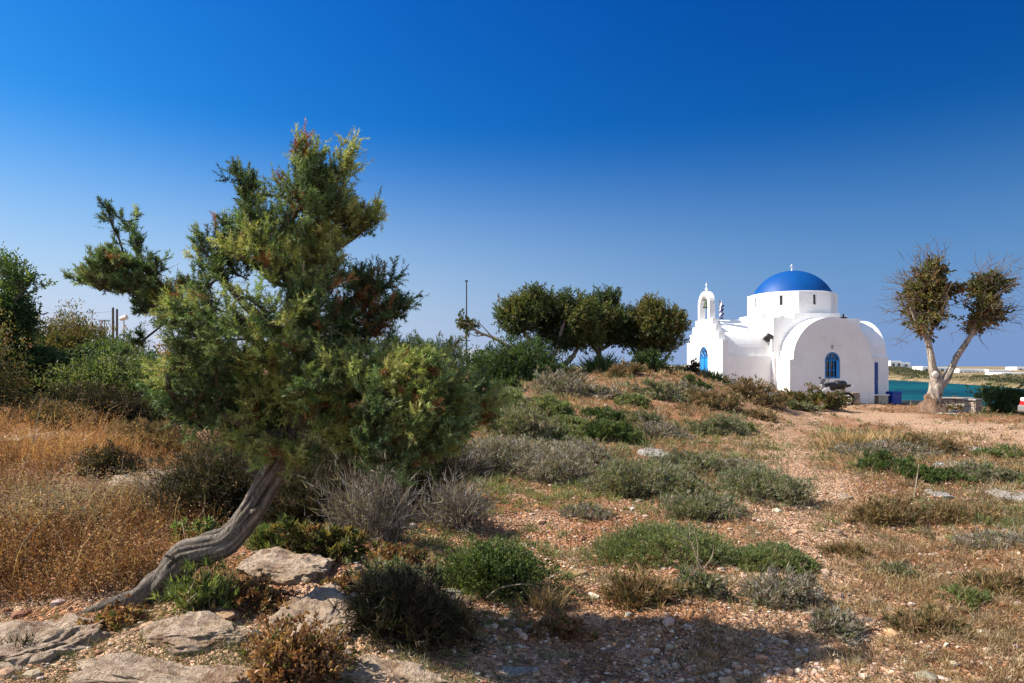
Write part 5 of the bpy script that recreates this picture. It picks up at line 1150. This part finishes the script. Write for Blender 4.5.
def low_cover():
    rng = np.random.default_rng(23); n = 85000; x, y, z = scatter(n, rng, 2.3, 34); u, v = project(x, y, z); pm = path_mask(x, y)
    a = vn2(x * .45, y * .45, 65) * .7 + vn2(x * 1.5, y * 1.5, 66) * .6
    d = .36 + .8 * a; d = np.where((u > 810) & (v > 430), d + .4, d); d = np.where((u > 470) & (u < 770) & (v < 490), d + .4, d); d = np.where((u < 470) & (v > 560), d + .1, d)
    d = np.where((u > 480) & (u < 850) & (v > 560), d - .08, d); d = d * (1 - .85 * pm); k = (rng.random(n) < d) & ~inpoly(u, v, FIELD); x, y, z, u, v = x[k], y[k], z[k], u[k], v[k]; n = len(x)
    per = 6; B = np.repeat(np.stack([x, y, z - .004], 1), per, 0) + np.c_[rng.normal(size=(n * per, 2)) * .025 * np.sqrt(np.repeat(y, per) / 5)[:, None], np.zeros(n * per)]; N_ = len(B)
    tone = np.repeat(vn2(x * .8, y * .8, 67), per) ; green = np.repeat((vn2(x * .6 + 9, y * .6, 68) > .28) & (rng.random(n) < .75), per)
    D = nrm(V3(0, 0, .75) + rng.normal(size=(N_, 3)) * .55); D[:, 2] = np.abs(D[:, 2]); L = rng.uniform(.03, .10, N_) * (1 + .5 * tone) * np.repeat(np.clip(y / 7, .8, 2.0), per) * np.where(rng.random(N_) < .06, 2.2, 1)
    C = np.where(green[:, None], pal(rng, N_, [((.11, .125, .045), 3), ((.16, .15, .07), 2), ((.075, .09, .03), 1)]), pal(rng, N_, [((.29, .18, .085), 3), ((.34, .24, .13), 3), ((.20, .115, .055), 2.5), ((.22, .185, .125), 2), ((.11, .075, .042), 2)]))
    mb = MB(); blades(mb, B, D, L, np.maximum(.0024, .6 * B[:, 1] / F), rng.uniform(.1, .6, N_), C, rng)
    o = mesh_obj('dry_ground_cover', mb, M_DRY); o['kind'] = 'stuff'
    # fallen leaves, needles and crumbs of dry stems
    n = 26000; x, y, z = scatter(n, rng, 2.3, 14); k = rng.random(n) < .55 + .6 * vn2(x * .9, y * .9, 69); x, y, z = x[k], y[k], z[k]; n = len(x); mb = MB()
    D = rng.normal(size=(n, 3)); D[:, 2] = np.abs(D[:, 2]) * .25; leaves(mb, np.stack([x, y, z + .004], 1), nrm(D), rng.uniform(.01, .035, n), rng.uniform(.004, .010, n), pal(rng, n, [((.24, .12, .055), 3), ((.16, .10, .06), 3), ((.36, .25, .14), 2), ((.09, .06, .035), 2)]), rng)
    o = mesh_obj('leaf_litter', mb, M_DRY); o['kind'] = 'stuff'
low_cover()
def far_scrub():
    """the dark scrub of the headland across the bay, and beyond the crest"""
    rng = np.random.default_rng(24); n = 26000; t = rng.uniform(.30, 1.1, n); y = np.exp(rng.uniform(math.log(110), math.log(420), n)); x = t * y
    D = y - shore_far(t); z = hgt(x, y); d = .15 + .8 * vn2(x / 16, y / 16, 70) + .35 * sstep(30, 90, D) + .3 * np.exp(-((t - .56) / .06) ** 2) * sstep(20, 40, D); k = (rng.random(n) < d) & (D > 12) & (z > SEA + .5) & ~((t > .625) & (y > 205) & (D > 55)); x, y, z = x[k], y[k], z[k]
    t2 = rng.uniform(-1.1, .28, 5000); y2 = rng.uniform(60, 400, 5000); x2 = t2 * y2; z2 = hgt(x2, y2); k2 = rng.random(5000) < .3 + .7 * vn2(x2 / 25, y2 / 25, 71); x, y, z = np.r_[x, x2[k2]], np.r_[y, y2[k2]], np.r_[z, z2[k2]]; n = len(x)
    per = 14; B = np.repeat(np.stack([x, y, z], 1), per, 0) + rng.normal(size=(n * per, 3)) * V3(.6, .6, .28) + V3(0, 0, .25); N_ = len(B)
    C = np.repeat(pal(rng, n, [((.05, .06, .025), 4), ((.08, .08, .035), 2), ((.15, .12, .06), 1)]), per, 0)
    mb = MB(); leaves(mb, B, nrm(rng.normal(size=(N_, 3)) + V3(0, 0, .5)), rng.uniform(.3, .7, N_), rng.uniform(.2, .4, N_), C, rng); o = mesh_obj('distant_scrub', mb, M_LEAF); o['kind'] = 'stuff'
far_scrub()

def low_scrub():
    """knee-low tufts that run together over the slope"""
    rng = np.random.default_rng(25); n = 16000; x, y, z = scatter(n, rng, 3.2, 32); u, v = project(x, y, z); pm = path_mask(x, y)
    d = -.05 + .55 * vn2(x * .5, y * .5, 72) + .45 * vn2(x * 1.6, y * 1.6, 73)
    d = np.where((u > 470) & (u < 790) & (v < 515), d + .8, d); d = np.where((u > 810) & (v > 425), d + .55, d); d = np.where((u > 500) & (u < 850) & (v > 515), d + .02, d); d = np.where((u < 480) & (v > 470), d + .1, d)
    k = (rng.random(n) < d * (1 - .97 * pm)) & ~inpoly(u, v, FIELD); x, y, z = x[k], y[k], z[k]; n = len(x); per = 46
    kind = vn2(x * .55, y * .55, 74) + rng.normal(size=n) * .25; rad = np.clip(.03 + .010 * y, .05, .2) * rng.uniform(.6, 1.5, n)
    Ct = np.where((kind > .42)[:, None], pal(rng, n, [((.13, .155, .055), 3), ((.18, .19, .075), 2)]), np.where((kind > .0)[:, None], pal(rng, n, [((.16, .15, .085), 3), ((.21, .18, .12), 2), ((.11, .11, .05), 2)]), pal(rng, n, [((.26, .17, .085), 3), ((.33, .25, .15), 3), ((.16, .10, .055), 2)])))
    o_ = nrm(rng.normal(size=(n * per, 3))); o_[:, 2] = np.abs(o_[:, 2]); rr = np.repeat(rad, per)[:, None]
    B = np.repeat(np.stack([x, y, z], 1), per, 0) + o_ * rr * rng.uniform(.1, .9, (n * per, 1)) * V3(1, 1, .7); m = B[:, 1] / F
    D = nrm(o_ + V3(0, 0, .4) + rng.normal(size=o_.shape) * .5); mb = MB()
    needles(mb, B, D, np.repeat(rad, per) * rng.uniform(.25, .6, n * per), np.maximum(.004, .8 * m), np.repeat(Ct, per, 0) * rng.uniform(.6, 1.35, (n * per, 1)), rng)
    o = mesh_obj('low_scrub', mb, M_LEAF); o['kind'] = 'stuff'
low_scrub()
